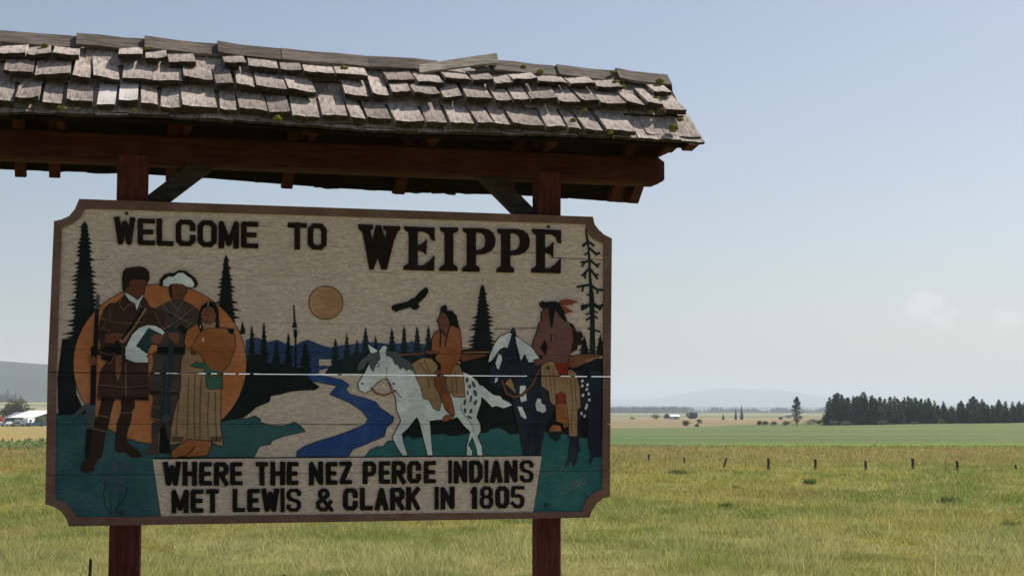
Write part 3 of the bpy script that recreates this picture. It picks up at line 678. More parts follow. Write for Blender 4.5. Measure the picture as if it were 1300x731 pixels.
carve('carved_detail', 'incised pale weeds in the lower right teal', [('line_l', .0052, st(PX('712,627 716,619 722,614 728,612'), .5) + st(PX('722,622 728,613 735,609'), .5) + st(PX('733,616 740,607 748,603 752,600'), .6) + st(PX('718,626 730,618 745,611'), .4) + st(PX('740,613 747,608'), .5) + st(PX('678,602 690,603 700,600 712,597 716,590'), .5) + st(PX('712,597 722,594'), .4))])
carve('carved_figure', 'man in white plumed hat standing behind a rifle', [
    ('coat2', 'f0', [Cq('190,240 150,262 92,290 86,330 104,380 150,430 150,470 98,525 70,600 78,731 275,731 270,640 292,480 375,400 382,310 350,280 270,235 240,240'), D('78,0 50,90 45,190 75,230 60,340 60,368 86,385 66,400 64,530 20,585 22,605 75,612 106,600 112,470 195,600 202,440 217,330 247,230 270,90 275,0')]),
    ('hat', 'f1', Cq('118,148 117,108 145,72 180,60 215,61 245,42 290,45 322,68 355,95 373,130 362,155 300,160 180,150')),
    ('white2', 'f2', Cq('140,146 142,112 175,86 210,86 240,60 272,60 302,84 330,100 348,136 340,156 300,153 270,135 230,130 190,135 175,152')),
    ('hat', 'f1', Cq('175,150 215,135 214,180 202,235 186,222')), ('skin', .0112, Cq('198,140 230,130 298,152 296,185 272,225 240,240 205,232 200,200')),
    ('line_l', 'f2', st(Cq('190,245 205,270 238,305 275,248'), .7) + st(Cq('135,268 180,318 240,350 340,400'), .8) + st(Cq('92,330 120,400 150,430'), .6) + st(Cq('350,285 300,330 200,400 145,435'), 1) + st(D('50,180 240,190'), .6) + st(D('62,285 120,300'), .7) + st(D('60,365 125,380'), .7) + st(D('118,460 108,595'), .6)),
    ('ink', .0118, [Cq('140,432 305,318 345,283 352,290 318,332 152,445'), Cq('178,318 212,340 192,352'), Cq('232,432 262,398 302,440 280,468'), Cq('100,548 288,551 288,598 98,598'), D('120,435 148,405 186,560 193,602 108,595')]),
    ('line_d', 'f2', [p for x in range(52, 130, 9) for p in st(D('%d,180 %d,212' % (x, x)), .8)] + [p for x in range(185, 240, 9) for p in st(D('%d,190 %d,215' % (x, x)), .8)]),
    ('book', 'f3', [Cq('188,415 215,415 208,735 165,735'), D('150,0 197,0 184,200 186,360 162,412 124,372 140,200')]), ('steel', .015, [*st(D('172,0 160,200 158,340'), 1)] + [ell(D('160 370')[0], 5, 4.2)]),
    ('skin2', .0155, Cq('175,452 238,460 252,500 240,534 214,526 178,490'))])
carve('carved_detail', 'incised faces of the man in the white hat and the woman', [('line_d', .0137, st(Cq('225,165 245,162'), .5) + st(Cq('262,165 282,168'), .5) + st(Cq('252,170 262,195 250,200'), .5) + st(Cq('230,210 250,217 270,208'), .6) + st(Cq('410,335 428,333'), .5) + st(Cq('448,333 468,336'), .5) + st(Cq('436,340 440,362 430,366'), .5) + st(Cq('424,380 450,381'), .5) + st(Cq('185,475 235,480'), .4))])
carve('carved_figure', 'woman in long tan dress carrying a bundle', [
    ('tan', .0112, [Cq('385,390 320,430 285,480 285,570 262,650 256,740 435,740 440,560 470,430 430,420 405,400'), D('275,0 262,90 246,230 216,330 196,430 188,545 265,530 305,505 400,516 456,522 520,552 537,545 520,430 522,180 430,0')]),
    ('ink', .0118, Cq('376,462 370,400 378,330 395,280 440,246 482,256 506,300 515,420 482,424 484,395 400,395 408,458')), ('skin2', .0125, Cq('390,350 400,302 440,280 474,294 492,340 482,384 450,402 410,390')),
    ('tan', .0122, Cq('392,372 410,392 450,404 490,380 484,428 420,434 402,412')), ('white2', .0135, st(Cq('440,250 438,278'), .6) + st(Cq('388,405 386,425'), .8) + st(Cq('405,490 407,512'), 1.3)),
    ('orange2', .0118, Cq('300,445 365,395 395,470 370,500 330,545 300,565 282,520')), ('skin', .0125, Cq('330,595 325,545 370,500 388,482 402,520 380,560 352,600')),
    ('bundle', .013, Cq('330,560 365,490 405,440 440,430 560,425 612,470 618,540 580,660 520,715 462,700 412,640 380,590')), ('ink', .0142, Cq('562,428 612,430 605,466 580,462')),
    ('green', .0125, [Cq('322,672 362,652 412,662 440,700 440,740 420,740 415,690 350,682'), D('415,0 432,165 450,175 532,170 527,30 470,20')]), ('tan2', .0138, st(D('445,85 520,90'), 1)),
    ('bundle', .0122, D('196,590 250,545 305,510 460,520 452,565 430,612 300,622 200,628')), ('ink', .0135, st(D('240,625 300,615 355,556'), 1.2)), ('line_d', .0128, [p for a_ in ('262,130 240,300 225,500', '310,100 305,300 300,500', '355,60 345,300 350,500', '395,60 385,300 385,505', '445,190 435,350 440,510', '485,190 490,400 495,520') for p in st(D(a_), .5)] + [p for x in list(range(200, 275, 11)) + list(range(455, 525, 11)) for p in st(D('%d,490 %d,522' % (x + 6, x)), .9)])])
spots = [(320, 75, 1.9, 3.6, -.2), (340, 125, 2, 2.8, 0), (370, 108, 1.9, 4.6, .4), (383, 175, 2.4, 4.6, .3), (325, 172, 1.3, 3, 0), (350, 220, 1.5, 4.8, -.15), (385, 248, 2, 3.8, -.5), (303, 245, 1.6, 4.2, -.2), (305, 310, 1.9, 3.6, 0), (350, 314, 2.1, 3.2, -.4), (340, 362, 3.6, 1.7, -.5)]
carve('carved_horse', 'white horse with grey spotted rump walking left', [
    ('white', 'f0', [Eq('48,440 45,415 65,385 85,345 100,312 130,300 160,298 250,360 300,382 440,368 475,383 505,408 520,440 518,490 500,545 514,572 517,598 504,622 520,658 524,693 506,693 500,660 485,622 468,652 483,676 484,693 464,693 464,660 478,602 452,578 428,545 400,555 345,556 320,560 326,640 331,693 313,693 300,640 280,560 270,545 235,590 212,610 217,642 234,692 216,693 195,662 177,626 190,600 211,560 195,520 190,470 175,440 160,402 145,396 115,412 90,441 68,452'),
                    Fq('163,410 200,432 240,458 190,490'), Fq('248,515 250,460 275,425 292,416 309,430 300,490 262,525'), H8('405,112 440,120 480,155 520,188 580,200 590,222 640,245 668,268 602,292 550,273 512,283 470,236 428,200')]),
    ('grey', 'f1', [Fq('165,482 250,465 262,520 228,560 208,622 182,600 172,550 158,545 125,600 82,618 86,570 120,520 160,498'), Fq('298,458 390,465 430,510 480,540 512,575 532,625 500,612 480,600 462,615 440,590 412,602 392,570 370,565 352,520 325,500 305,500')] + [ell(H8('%g %g' % (a_, b_))[0], c_, d_, e_) for a_, b_, c_, d_, e_ in spots]),
    ('line_d', 'f1', st(H8('272,265 280,320 320,370 365,430 372,480'), .6) + st(Fq('306,590 308,630'), .7) + st(Fq('225,560 250,555 250,580 228,580'), .8) + [ell(Fq('120 712')[0], 1.6, 1.2), ell(Fq('362 712')[0], 1.8, 1.2)]),
    ('rust', 'f2', st(H6('172,178 210,220 270,234 330,210 352,200'), 1.6) + st(H6('277,98 330,190 385,245'), 1))])
carve('carved_rider', 'rider in orange shirt seated on a tan robe', [
    ('tan', 'f1', [Eq('252,340 290,318 325,320 350,345 350,380 345,420 372,455 357,521 336,512 318,478 296,472 286,430 265,385'), Eq('405,340 435,345 450,385 456,468 432,468 415,466 395,440 380,400 392,370')]),
    ('line_d', 'f2', st(Eq('280,335 310,380 320,440'), .6) + st(Eq('300,325 330,400'), .6) + st(Eq('420,370 425,455'), .6) + st(Eq('405,400 410,450'), .6)),
    ('brown', .0112, st(Fq('400,492 520,482 700,470'), 2.2)),
    ('brown', .0115, H8('130,-15 162,-15 156,60 150,100 165,150 180,170 120,215 100,160 75,130 68,70 76,10')), ('orange', .0118, H8('118,212 150,185 182,170 202,240 216,300 224,338 204,352 150,288')),
    ('bundle', .0118, H8('150,350 204,346 216,356 168,390 130,391 140,366')), ('line_d', .0128, st(H8('148,288 175,325 210,350'), 1.4)),
    ('orange', 'f2', H7('45,385 50,310 75,255 110,238 125,262 145,290 178,240 188,205 215,205 266,240 276,330 270,450 245,490 215,512 182,578 122,578 116,500 75,462 82,432 112,415 108,398 60,405')),
    ('skin', .0125, [H7('118,104 150,105 165,130 182,180 186,228 162,290 140,252 110,226 105,190 94,166 104,146'), H7('0,395 60,395 110,402 105,420 40,425 0,415')]),
    ('ink', 'f3', [H7('120,102 113,72 130,50 155,44 168,70 166,86 205,90 240,130 264,238 240,222 216,206 190,206 186,180 162,130 150,108')] + st(H7('112,228 114,300 110,375'), 1.5) + st(H7('188,208 165,280 148,365'), 1.5)), ('white2', .0145, [ell(H7('258 488')[0], 1.2, 1.2)])])
carve('carved_pole', 'brown poles between the horses', [('line_d', .008, H7('280,402 290,385 520,380 520,402')), ('tan2', .0083, H7('285,404 520,402 520,412 290,415')), ('brown', .0086, H7('268,432 300,424 462,424 470,434 282,482'))])
carve('carved_pole', 'brown pole behind the bare chested rider', [('brown', 'f0', H1('680,505 800,484 935,487 880,520 720,592 678,582')), ('tan2', .0098, H1('800,535 925,495 890,520 820,548'))])
carve('carved_horse', 'dark blue horse with white mane and patches', [
    ('navy', 'f0', [Rq('134,200 145,183 153,198 160,260 185,290 230,305 250,310 380,340 402,362 426,382 440,430 454,520 440,560 438,610 432,645 420,672 412,668 420,640 410,600 412,520 395,480 382,520 378,600 374,650 360,682 350,660 330,682 340,640 345,580 330,500 290,480 265,520 255,560 248,590 240,640 206,640 204,560 200,640 178,640 165,560 150,490 140,440 130,415 110,400 85,402 60,382 57,350 80,290 95,240 110,212')]),
    ('white', 'f1', [H1('58,548 70,490 110,400 150,350 220,318 238,330 226,372 205,437 186,428 150,442 122,480 85,532'), H1('268,348 300,365 340,395 400,440 455,520 400,545 370,548 340,480 310,535 295,470 275,400'), H1('138,480 160,492 162,535 138,602 124,592 114,552'), H1('105,700 112,668 132,664 128,692 112,706'),
                     H2('103,102 140,100 146,200 110,211 100,160'), H2('86,238 116,241 147,312 135,322 108,300'), H2('205,222 218,186 240,188 246,220 270,230 276,266 255,282 232,272 212,266')] + [ell(H2('%g %g' % p)[0], 1.7, 2.2, -.3, 10) for p in ((515, 70), (515, 102), (550, 95), (545, 125), (520, 165), (558, 155), (562, 195), (510, 285), (530, 302))] + [ell(H2('542 240')[0], 1.7, 4.6, -.3, 12)]),
    ('tan', 'f1', H8('655,50 690,148 700,178 655,140 615,102')), ('line_d', 'f1', st(H1('205,580 225,560 245,545 235,530'), 1) + st(H1('160,700 200,690 260,640 290,560 280,480'), .8) + st(H2('60,180 55,280 100,380'), .8) + st(H2('160,560 172,400 210,375 215,560'), 1.1) + st(H2('480,430 500,540'), 1) + st(H2('590,150 600,400 590,500'), 1) + [ell(H1('228 545')[0], 2.2, 1.4, .6)]),
    ('brown', 'f2', st(Rq('103,372 120,420 145,432 175,425 210,390 238,335'), 2.2))])
carve('carved_rider', 'bare chested rider with feathers in his hair', [
    ('tan', 'f2', Rq('243,322 270,299 290,310 305,340 318,352 330,340 350,334 368,350 380,400 383,468 371,478 371,572 343,570 340,500 330,480 300,482 304,452 298,442 290,462 276,450 270,410 244,392')),
    ('line_d', .0128, [p for a_ in ('255,330 262,400', '270,320 280,420', '285,330 295,440', '345,350 355,450 350,560', '362,370 368,460') for p in st(Rq(a_), .6)]),
    ('redp', 'f3', [H1('568,548 672,550 667,642 610,642'), H2('344,162 375,145 400,160 406,224 345,217')]), ('bundle', 'f3', H2('338,222 407,222 424,370 392,378 386,350 343,335')), ('line_d', .0145, [p for y in range(250, 340, 18) for p in st(H2('345,%d 400,%d' % (y, y - 8)), .5)]),
    ('dteal', .0142, H2('286,400 382,400 370,452 340,472 300,442')), ('bundle', .0146, H2('290,396 310,358 368,366 381,402 300,404')), ('line_d', .0152, st(H2('290,395 308,362 340,350 368,362 382,402'), 1.8)),
    ('hat', 'f2', H1('670,240 710,250 742,310 776,308 792,350 770,368 790,386 782,412 752,412 742,452 702,472 688,460 710,380 700,290')),
    ('mauve', 'f3', H1('470,230 450,250 440,300 408,385 400,430 430,480 470,500 482,520 415,528 408,560 440,572 475,560 550,530 570,552 670,552 692,470 712,380 706,290 670,240 620,190 575,138 565,200 545,290 530,230 520,125 490,138 470,165 472,195 464,202 475,215')),
    ('skin', .0142, H1('470,165 490,138 520,125 528,200 500,235 475,215 464,202 472,195')), ('ink', .0148, [H1('490,372 516,430 496,492 458,435'), H1('450,95 475,72 495,86 520,80 580,78 612,95 642,160 668,238 640,225 600,180 570,138 557,250 546,292 530,200 525,125 490,136 463,120')] + st(H1('538,328 547,388'), 1.5)),
    ('rust', .0155, [H1('605,82 640,60 690,62 752,78 700,102 640,106'), H1('615,105 650,115 712,160 660,166 640,150')]), ('line_l', .0156, st(H1('530,325 600,280 680,250'), .6) + st(H1('480,520 560,440 610,360 600,310'), .6) + st(H1('478,340 495,372'), .6))])
fl = [p for (x, y) in ((280, 480), (325, 470), (262, 520), (303, 522), (290, 558)) for k in range(3) for p in st([R5('%g %g' % (x - 16 * math.cos(k * 1.05 + x), y - 16 * math.sin(k * 1.05 + x)))[0], R5('%g %g' % (x + 16 * math.cos(k * 1.05 + x), y + 16 * math.sin(k * 1.05 + x)))[0]], 1.3)]
carve('carved_flower', 'blue camas flower with long leaves', [('purple', .0052, fl), ('dteal', .0050, st(R5('246,530 238,580 246,620 268,648'), .9) + st(R5('326,548 320,580 298,620 284,648'), .9) + st(R5('262,560 262,600 272,645'), .8) + st(R5('300,570 296,610 280,645'), .8))])
LV_CR = .0015
for cs, cw in (('700,327.3 740,328.5 776,330.3', .7), ('66,613 120,613.5 196,613.6', .6), ('280,538.3 455,538.8', .6), ('628,417 640,417.5 690,416', .8), ('555,441 620,442', .4), ('300,284 345,288', .4), ('620,322 680,321', .35), ('470,345 500,347', .4), ('112,331 135,329', .5)):
    carve('crack', None, [('line_d', LV_CR, st(PX(cs), cw))])
# lettering field and letters
carve('lettering_panel', 'pale carved strip under the two lower lines', [('beige', .0052, PX('193.8,582.5 687.5,578.5 676.4,650 204.6,655'))])
carve('border_line', None, [('line_d', .0060, st(PX('194,582 440,580 688,578'), 1.3))])
GL = {'W': ['0 1 .22 0 .5 .85 .78 0 1 1'], 'E': ['1 1 0 1 0 0 1 0', '0 .5 .85 .5'], 'L': ['0 1 0 0 1 0'], 'C': ['1 .72 1 .86 .78 1 .22 1 0 .86 0 .14 .22 0 .78 0 1 .14 1 .28'],
      'O': ['.25 1 .75 1 1 .84 1 .16 .75 0 .25 0 0 .16 0 .84 .25 1'], '0': ['.25 1 .75 1 1 .84 1 .16 .75 0 .25 0 0 .16 0 .84 .25 1'], 'M': ['0 0 0 1 .5 .1 1 1 1 0'], 'T': ['0 1 1 1', '.5 1 .5 0'],
      'H': ['0 0 0 1', '1 0 1 1', '0 .5 1 .5'], 'R': ['0 0 0 1 .75 1 1 .88 1 .6 .75 .47 0 .47', '.45 .47 1 0'], 'N': ['0 0 0 1 1 0 1 1'], 'Z': ['0 1 1 1 0 0 1 0'], 'P': ['0 0 0 1 .78 1 1 .88 1 .55 .78 .42 0 .42'],
      'I': ['.5 0 .5 1'], 'D': ['0 0 0 1 .7 1 1 .8 1 .2 .7 0 0 0'], 'A': ['0 0 .5 1 1 0', '.2 .27 .8 .27'], 'S': ['1 .82 1 .90 .78 1 .22 1 0 .88 0 .64 .25 .54 .75 .46 1 .36 1 .12 .78 0 .22 0 0 .10 0 .18'],
      'K': ['0 0 0 1', '1 1 .1 .42', '.38 .58 1 0'], '1': ['.15 .84 .6 1 .6 0'], '8': ['.25 .54 .05 .66 .05 .88 .3 1 .7 1 .95 .88 .95 .66 .75 .54 .25 .54', '.25 .54 0 .4 0 .14 .25 0 .75 0 1 .14 1 .4 .75 .54'],
      '5': ['1 1 .05 1 0 .56 .72 .56 1 .44 1 .13 .75 0 .25 0 0 .15'], '&': ['1 0 .2 .68 .2 .9 .38 1 .58 1 .74 .88 .74 .72 .05 .36 .05 .12 .28 0 .6 0 .95 .38']}
def glyph(chh, x0, x1, y0, y1, t=.2, rough=0, slope=.0):
    """letter strokes inside the pixel box"""
    Hh, Ww = y1 - y0, x1 - x0; polys = []
    if chh in 'S8&5': t = t * .80
    th = t * Hh
    wth = min(th, Ww) if chh != 'I' else Ww
    for s in GL[chh]:
        a_ = [float(q) for q in s.split()]
        pts = [(x0 + wth / 2 + a_[i] * (Ww - wth), y1 - th / 2 - a_[i + 1] * (Hh - th)) for i in range(0, len(a_), 2)]
        pts = [(x, y + slope * (x - (x0 + x1) / 2)) for x, y in pts]
        closed = pts[0] == pts[-1] and len(pts) > 2
        for i, (p, q) in enumerate(zip(pts, pts[1:])):
            p, q = Vector(p), Vector(q); d_ = (q - p).normalized(); wv = wth if (abs(d_.x) < .3) else th * (.86 if abs(d_.y) < .3 else .95)
            n_ = Vector((-d_.y, d_.x)) * wv / 2
            e0 = d_ * (th / 2 if (i == 0 and not closed) else 0); e1 = d_ * (th / 2 if (i == len(pts) - 2 and not closed) else 0)
            quad = [p + n_ - e0, p - n_ - e0, q - n_ + e1, q + n_ + e1]
            polys.append([uv(*v) for v in quad])
        for i, p in enumerate(pts):
            if closed or 0 < i < len(pts) - 1: polys.append([uv(p[0] + wth / 2 * .98 * math.cos(k * math.pi / 4 + .39), p[1] + wth / 2 * .98 * math.sin(k * math.pi / 4 + .39)) for k in range(8)])
    if chh in 'WMNA':   # trim anything poking past the box
        ya, yb = uv((x0 + x1) / 2, y1)[1], uv((x0 + x1) / 2, y0)[1]
        polys = [clip(p, ya - .003, yb + .003) for p in polys]; polys = [p for p in polys if len(p) > 2]
    if rough:
        polys = [[(a_ + rnd.uniform(-rough, rough), b_ + rnd.uniform(-rough, rough)) for a_, b_ in p] for p in polys]
    return polys
def letter(chh, x0, x1, y0, y1, mat, t=.2, rough=0, slope=0, lev=.012, b=0):
    bm = bmesh.new(); relief_bm(bm, glyph(chh, x0, x1, y0, y1, t, rough, slope), b, lev, 0); return fin('letter', bm, [mat], panel)
k = 4.643
for chh, a_, b_, c_, d_ in (('W', 23, 147, 50, 215), ('E', 160, 263, 57, 218), ('L', 272, 373, 60, 222), ('C', 385, 502, 63, 222), ('O', 513, 628, 67, 228), ('M', 638, 758, 72, 235), ('E', 770, 872, 75, 235), ('T', 1045, 1158, 82, 242), ('O', 1163, 1275, 86, 245)):
    letter(chh, 140 + a_ / k, 140 + b_ / k, 265 + c_ / k, 265 + d_ / k, 'text', .205, 0, .033)
def two(seq, x0, y0, k, ya, yb):   # ya, yb: (top,bottom) at the first and last letter
    n = len(seq)
    for i, (chh, a_, b_) in enumerate(seq):
        f = (a_ - seq[0][1]) / max(1, seq[-1][1] - seq[0][1])
        tp = ya[0] + (yb[0] - ya[0]) * f; bt = ya[1] + (yb[1] - ya[1]) * f
        letter(chh, x0 + a_ / k, x0 + b_ / k, y0 + tp / k, y0 + bt / k, 'text_black', .215, .0013, -.006, .016, .004)
two([('W', 88, 205), ('H', 216, 312), ('E', 325, 410), ('R', 423, 520), ('E', 530, 612), ('T', 700, 780), ('H', 795, 893), ('E', 903, 980), ('N', 1050, 1145), ('E', 1160, 1237)], 190, 570, 5.2, (82, 241), (80, 236))
two([('Z', 3, 80), ('P', 145, 228), ('E', 243, 312), ('R', 322, 408), ('C', 418, 502), ('E', 517, 592), ('I', 668, 690), ('N', 701, 783), ('D', 795, 878), ('I', 889, 912), ('A', 924, 998), ('N', 1010, 1090), ('S', 1105, 1187)], 430, 570, 4.815, (72, 214), (65, 203))
two([('M', 143, 258), ('E', 270, 355), ('T', 372, 457), ('L', 545, 630), ('E', 643, 725), ('W', 738, 852), ('I', 862, 890), ('S', 903, 998), ('&', 1092, 1210)], 190, 570, 5.2, (262, 420), (255, 410))
two([('C', 25, 115), ('L', 128, 205), ('A', 218, 302), ('R', 312, 400), ('K', 410, 495), ('I', 585, 609), ('N', 620, 706), ('1', 803, 850), ('8', 860, 942), ('0', 955, 1040), ('5', 1050, 1132)], 430, 570, 4.815, (235, 376), (222, 360))
WL = lambda s, dx=0, dy=0, sx=1: [uv(450 + (dx + x * sx) / 4.815, 275 + (dy + y) / 4.815) for x, y in zip(*[iter([float(q) for q in s.replace(',', ' ').split()])] * 2)]
serif_E = '303,60 488,68 488,152 468,142 455,112 428,94 385,92 385,178 415,165 440,138 438,234 415,214 385,204 385,300 418,298 452,275 487,238 485,332 298,326 298,305 330,285 330,100 303,78'
serif_P = '662,70 780,72 820,80 848,104 860,140 856,180 835,210 800,228 740,234 740,295 763,312 763,338 657,336 657,315 685,295 685,105 662,90'
hole_P = '740,98 770,99 792,115 800,145 795,180 775,200 740,206'
for polys, holes in (([WL('22,48 112,50 110,76 96,84 107,146 130,53 160,53 187,138 196,90 176,80 175,57 278,60 278,80 262,96 240,150 196,325 165,325 140,252 115,325 90,325 60,160 47,96 25,76')], []), ([WL(serif_E)], []), ([WL('522,66 632,68 632,90 602,105 602,290 628,310 628,333 517,332 517,312 550,290 550,102 522,86')], []),
                     ([WL(serif_P)], [WL(hole_P)]), ([WL(serif_P, 210, 5)], [WL(hole_P, 210, 5)]), ([WL(serif_E, 795, 16, .953)], [])):
    bm = bmesh.new(); relief_bm(bm, polys, 0, .015, 0, holes=holes); fin('letter', bm, ['text'], panel)
for px, py in ((160.8, 271), (695.8, 288), (154, 650.5), (692.7, 641), (695, 467), (155.6, 461.4)):
    u_, v_ = uv(px, py); bmx = bmesh.new()
    bmesh.ops.create_cone(bmx, cap_ends=True, segments=14, radius1=.011, radius2=.009, depth=.012); bmesh.ops.create_cone(bmx, cap_ends=True, segments=6, radius1=.007, radius2=.006, depth=.024)
    bmx.transform(Matrix.Rotation(R(90), 4, 'X')); o = bm_obj('bolt', bmx, M['bolt'], panel); o.location = L(u_, v_, .016)

# ================================================================== things of the field
def at(px, Y):                                    # ground point below a direction
    q = ray(px, 521); X = q.x / q.y * Y; return X, Y, hgt(X, Y)
def taper_post(name, x, y, z, h, r, mat, parent, lean=(0, 0), n=7):
    vs = []
    for k_, (f, s) in enumerate(((-.15, 1.05), (0, 1), (.5, .95), (.97, .9), (1, .7))):
        for i in range(n):
            a = 2 * math.pi * i / n; rr = r * s * (1 + .12 * math.sin(3 * a + x)); vs.append((x + rr * math.cos(a) + lean[0] * f * h, y + rr * math.sin(a) + lean[1] * f * h, z + f * h))
    f = [(k_ * n + i, k_ * n + (i + 1) % n, (k_ + 1) * n + (i + 1) % n, (k_ + 1) * n + i) for k_ in range(4) for i in range(n)] + [tuple(range(4 * n, 5 * n)), tuple(range(n))[::-1]]
    return mesh_obj(name, vs, f, mat, parent)
def fence(posts, label, cat='fence'):
    """posts: px x, py base, px height, radius m, lean, material"""
    pts = []
    for px, py, hp, r_, ln, mt in posts:
        Y = CAMZ * FPX / (py - 521); x, y, z = at(px, Y); pts.append((x, y, z, hp * Y / FPX, r_, ln, mt))
    cx, cy, cz = pts[0][:3]; root = empty('wire_fence', (cx, cy, cz), label=label, cat=cat)
    for (x, y, z, h, r_, ln, mt) in pts: taper_post('post', x - cx, y - cy, z - cz, h, r_, M[mt], root, (ln, 0))
    for hh in (.5, .85):
        vs, f = [], []
        for i, (x, y, z, h, *_r) in enumerate(pts):
            for k_ in range(3):
                a = 2.09 * k_; vs.append((x - cx + .0, y - cy + .006 * math.cos(a), z - cz + min(hh, h * .95) + .006 * math.sin(a)))
            if i: f += [((i - 1) * 3 + k_, (i - 1) * 3 + (k_ + 1) % 3, i * 3 + (k_ + 1) % 3, i * 3 + k_) for k_ in range(3)]
        mesh_obj('wire', vs, f, M['post_pale'], root)
fence([(782, 590, 11, .04, 0, 'post_pale'), (823.5, 588, 12, .10, 0, 'post_wood'), (844.5, 590, 12, .04, 0, 'post_pale'), (868, 590, 10, .09, .05, 'post_wood'), (918, 594, 13, .10, .30, 'post_wood'), (946, 596, 15, .04, 0, 'post_pale'), (975, 598, 17, .12, 0, 'post_wood'),
       (1034, 598, 16, .13, .02, 'post_wood'), (1098, 598, 14, .12, -.03, 'post_wood'), (1158, 597, 16, .13, -.02, 'post_wood'), (1199, 598, 17, .045, .03, 'post_pale'), (1215.5, 598, 14, .13, -.17, 'post_wood'), (1288, 598, 10, .11, -.04, 'post_wood')],
      'old wire fence on weathered posts crossing the meadow right of the sign')
fence([(-12, 568, 10, .10, 0, 'post_wood'), (5, 566, 9, .12, 0, 'post_wood'), (16, 566, 9, .12, .05, 'post_wood'), (32, 565, 7, .12, 0, 'post_wood'), (39, 565, 7, .12, .1, 'post_wood'), (75, 565, 7, .12, .1, 'post_wood')], 'short wire fence left of the sign by the weeds')
for (px, top, ln, lb) in ((118, 708, .02, 'dark wooden stake beside the left post of the sign'), (361, 727, .05, 'short dark stake in the grass between the posts of the sign')):
    Y = 18.; x, y, z = at(px, Y); zt = CAMZ - (top - 521.5) / FPX * Y
    o = taper_post('stake', 0, 0, 0, zt - z, .022, M['stake'], None, (ln, 0)); o.location = (x, y, z); tag(o, lb, 'stake')

# ---- trees
def needle(name, c0, c1):
    def f(t):
        oi = N(t, 'ObjectInfo'); g = N(t, 'NewGeometry'); n = noise_n(t, g.outputs['Position'], .6, 4)
        c = mix_n(t, mapr(t, n, .35, .65), c0, c1); hs = N(t, 'HueSaturation'); t.links.new(mapr(t, oi.outputs['Random'], 0, 1, .65, 1.6, False), hs.inputs['Value']); t.links.new(c, hs.inputs['Color']); return hs.outputs[0]
    return leaf_mat(name, f, trans=.2)
M['conifer'] = needle('conifer_needles', (.014, .037, .026), (.052, .082, .042)); M['bushleaf'] = needle('bush_leaves', (.06, .08, .038), (.11, .115, .065)); M['bushpale'] = needle('pale_bush_leaves', (.10, .11, .075), (.16, .15, .10))
M['decid'] = needle('cottonwood_leaves', (.07, .08, .035), (.12, .12, .055)); M['bark'] = plain('bark', (.07, .055, .045), .9, .3, 5)
def leaf_cloud(pts, size, seed, droop=.3):
    rs = random.Random(seed); vs, f = [], []
    for p in pts:
        s = size * rs.uniform(.6, 1.4); a = Vector((rs.gauss(0, 1), rs.gauss(0, 1), rs.gauss(0, .6))).normalized() * s; b_ = Vector((rs.gauss(0, 1), rs.gauss(0, 1), rs.gauss(0, .6) - droop)).normalized() * s * .8
        n = len(vs); p = Vector(p); vs += [p - a * .5, p + b_, p + a * .5, p - b_ * .5]; f += [(n, n + 1, n + 2), (n, n + 2, n + 3)]
    return vs, f
def conifer_mesh(h, r, seed, dens=1.0, ragged=.25, base=.06):
    rs = random.Random(seed); pts = []
    lv = int(h * 3.2)
    for i in range(lv):
        f = i / lv; z = h * (base + (1 - base) * f); rad = r * (1 - f) ** .75 * rs.uniform(1 - ragged, 1 + ragged) * (1 if f > .12 else .8) + .12
        for k_ in range(int((5 + 9 * (1 - f)) * dens)):
            a = rs.uniform(0, 6.283); rr0 = rad * rs.uniform(.75, 1.12)
            for q in range(int(3 + rr0 * 2.2)):
                rr = rr0 * math.sqrt(rs.uniform(.02, 1)); pts.append((rr * math.cos(a) + rs.gauss(0, .12), rr * math.sin(a) + rs.gauss(0, .12), z - rr * .32 + rs.gauss(0, .1)))
    for q in range(8): pts.append((rs.gauss(0, .05), rs.gauss(0, .05), h * (.97 + .035 * q / 8)))
    return leaf_cloud(pts, .42, seed)
def trunk_mesh(name, h, r, lean=0):
    vs = []; n = 7
    for f in (0, .3, .7, 1):
        for i in range(n): a = 2 * math.pi * i / n; vs.append((r * (1 - .85 * f) * math.cos(a) + lean * f * f, r * (1 - .85 * f) * math.sin(a), h * f - (.3 if f == 0 else 0)))
    fs = [(k_ * n + i, k_ * n + (i + 1) % n, (k_ + 1) * n + (i + 1) % n, (k_ + 1) * n + i) for k_ in range(3) for i in range(n)] + [tuple(range(3 * n, 4 * n))]
    me = bpy.data.meshes.new(name); me.from_pydata(vs, [], fs); me.materials.append(M['bark']); return me
def to_mesh(name, vf, mat):
    me = bpy.data.meshes.new(name); me.from_pydata([tuple(v) for v in vf[0]], [], vf[1]); me.materials.append(M[mat]); return me
protos = []
for i, (h, r_, dn, rg) in enumerate(((12, 2.2, 1, .2), (11, 2.6, 1.1, .3), (13, 2.0, .9, .22), (10, 2.4, 1.1, .35), (12.5, 2.9, 1.1, .3), (9, 1.6, .9, .3))):
    protos.append((h, to_mesh('crown', conifer_mesh(h, r_, 20 + i, dn, rg), 'conifer'), trunk_mesh('trunk', h * .9, .2)))
def conifer(x, y, h, k_, label, group=None, cat='tree', name='conifer_tree', wide=1):
    ph, cm, tm = protos[k_ % len(protos)]; root = empty(name, (x, y, hgt(x, y)), rnd.uniform(0, 6), label=label, cat=cat, group=group); s = h / ph; root.scale = (s * wide, s * wide, s)
    for nm, me in (('trunk', tm), ('crown', cm)): link(bpy.data.objects.new(nm, me), root)
    return root
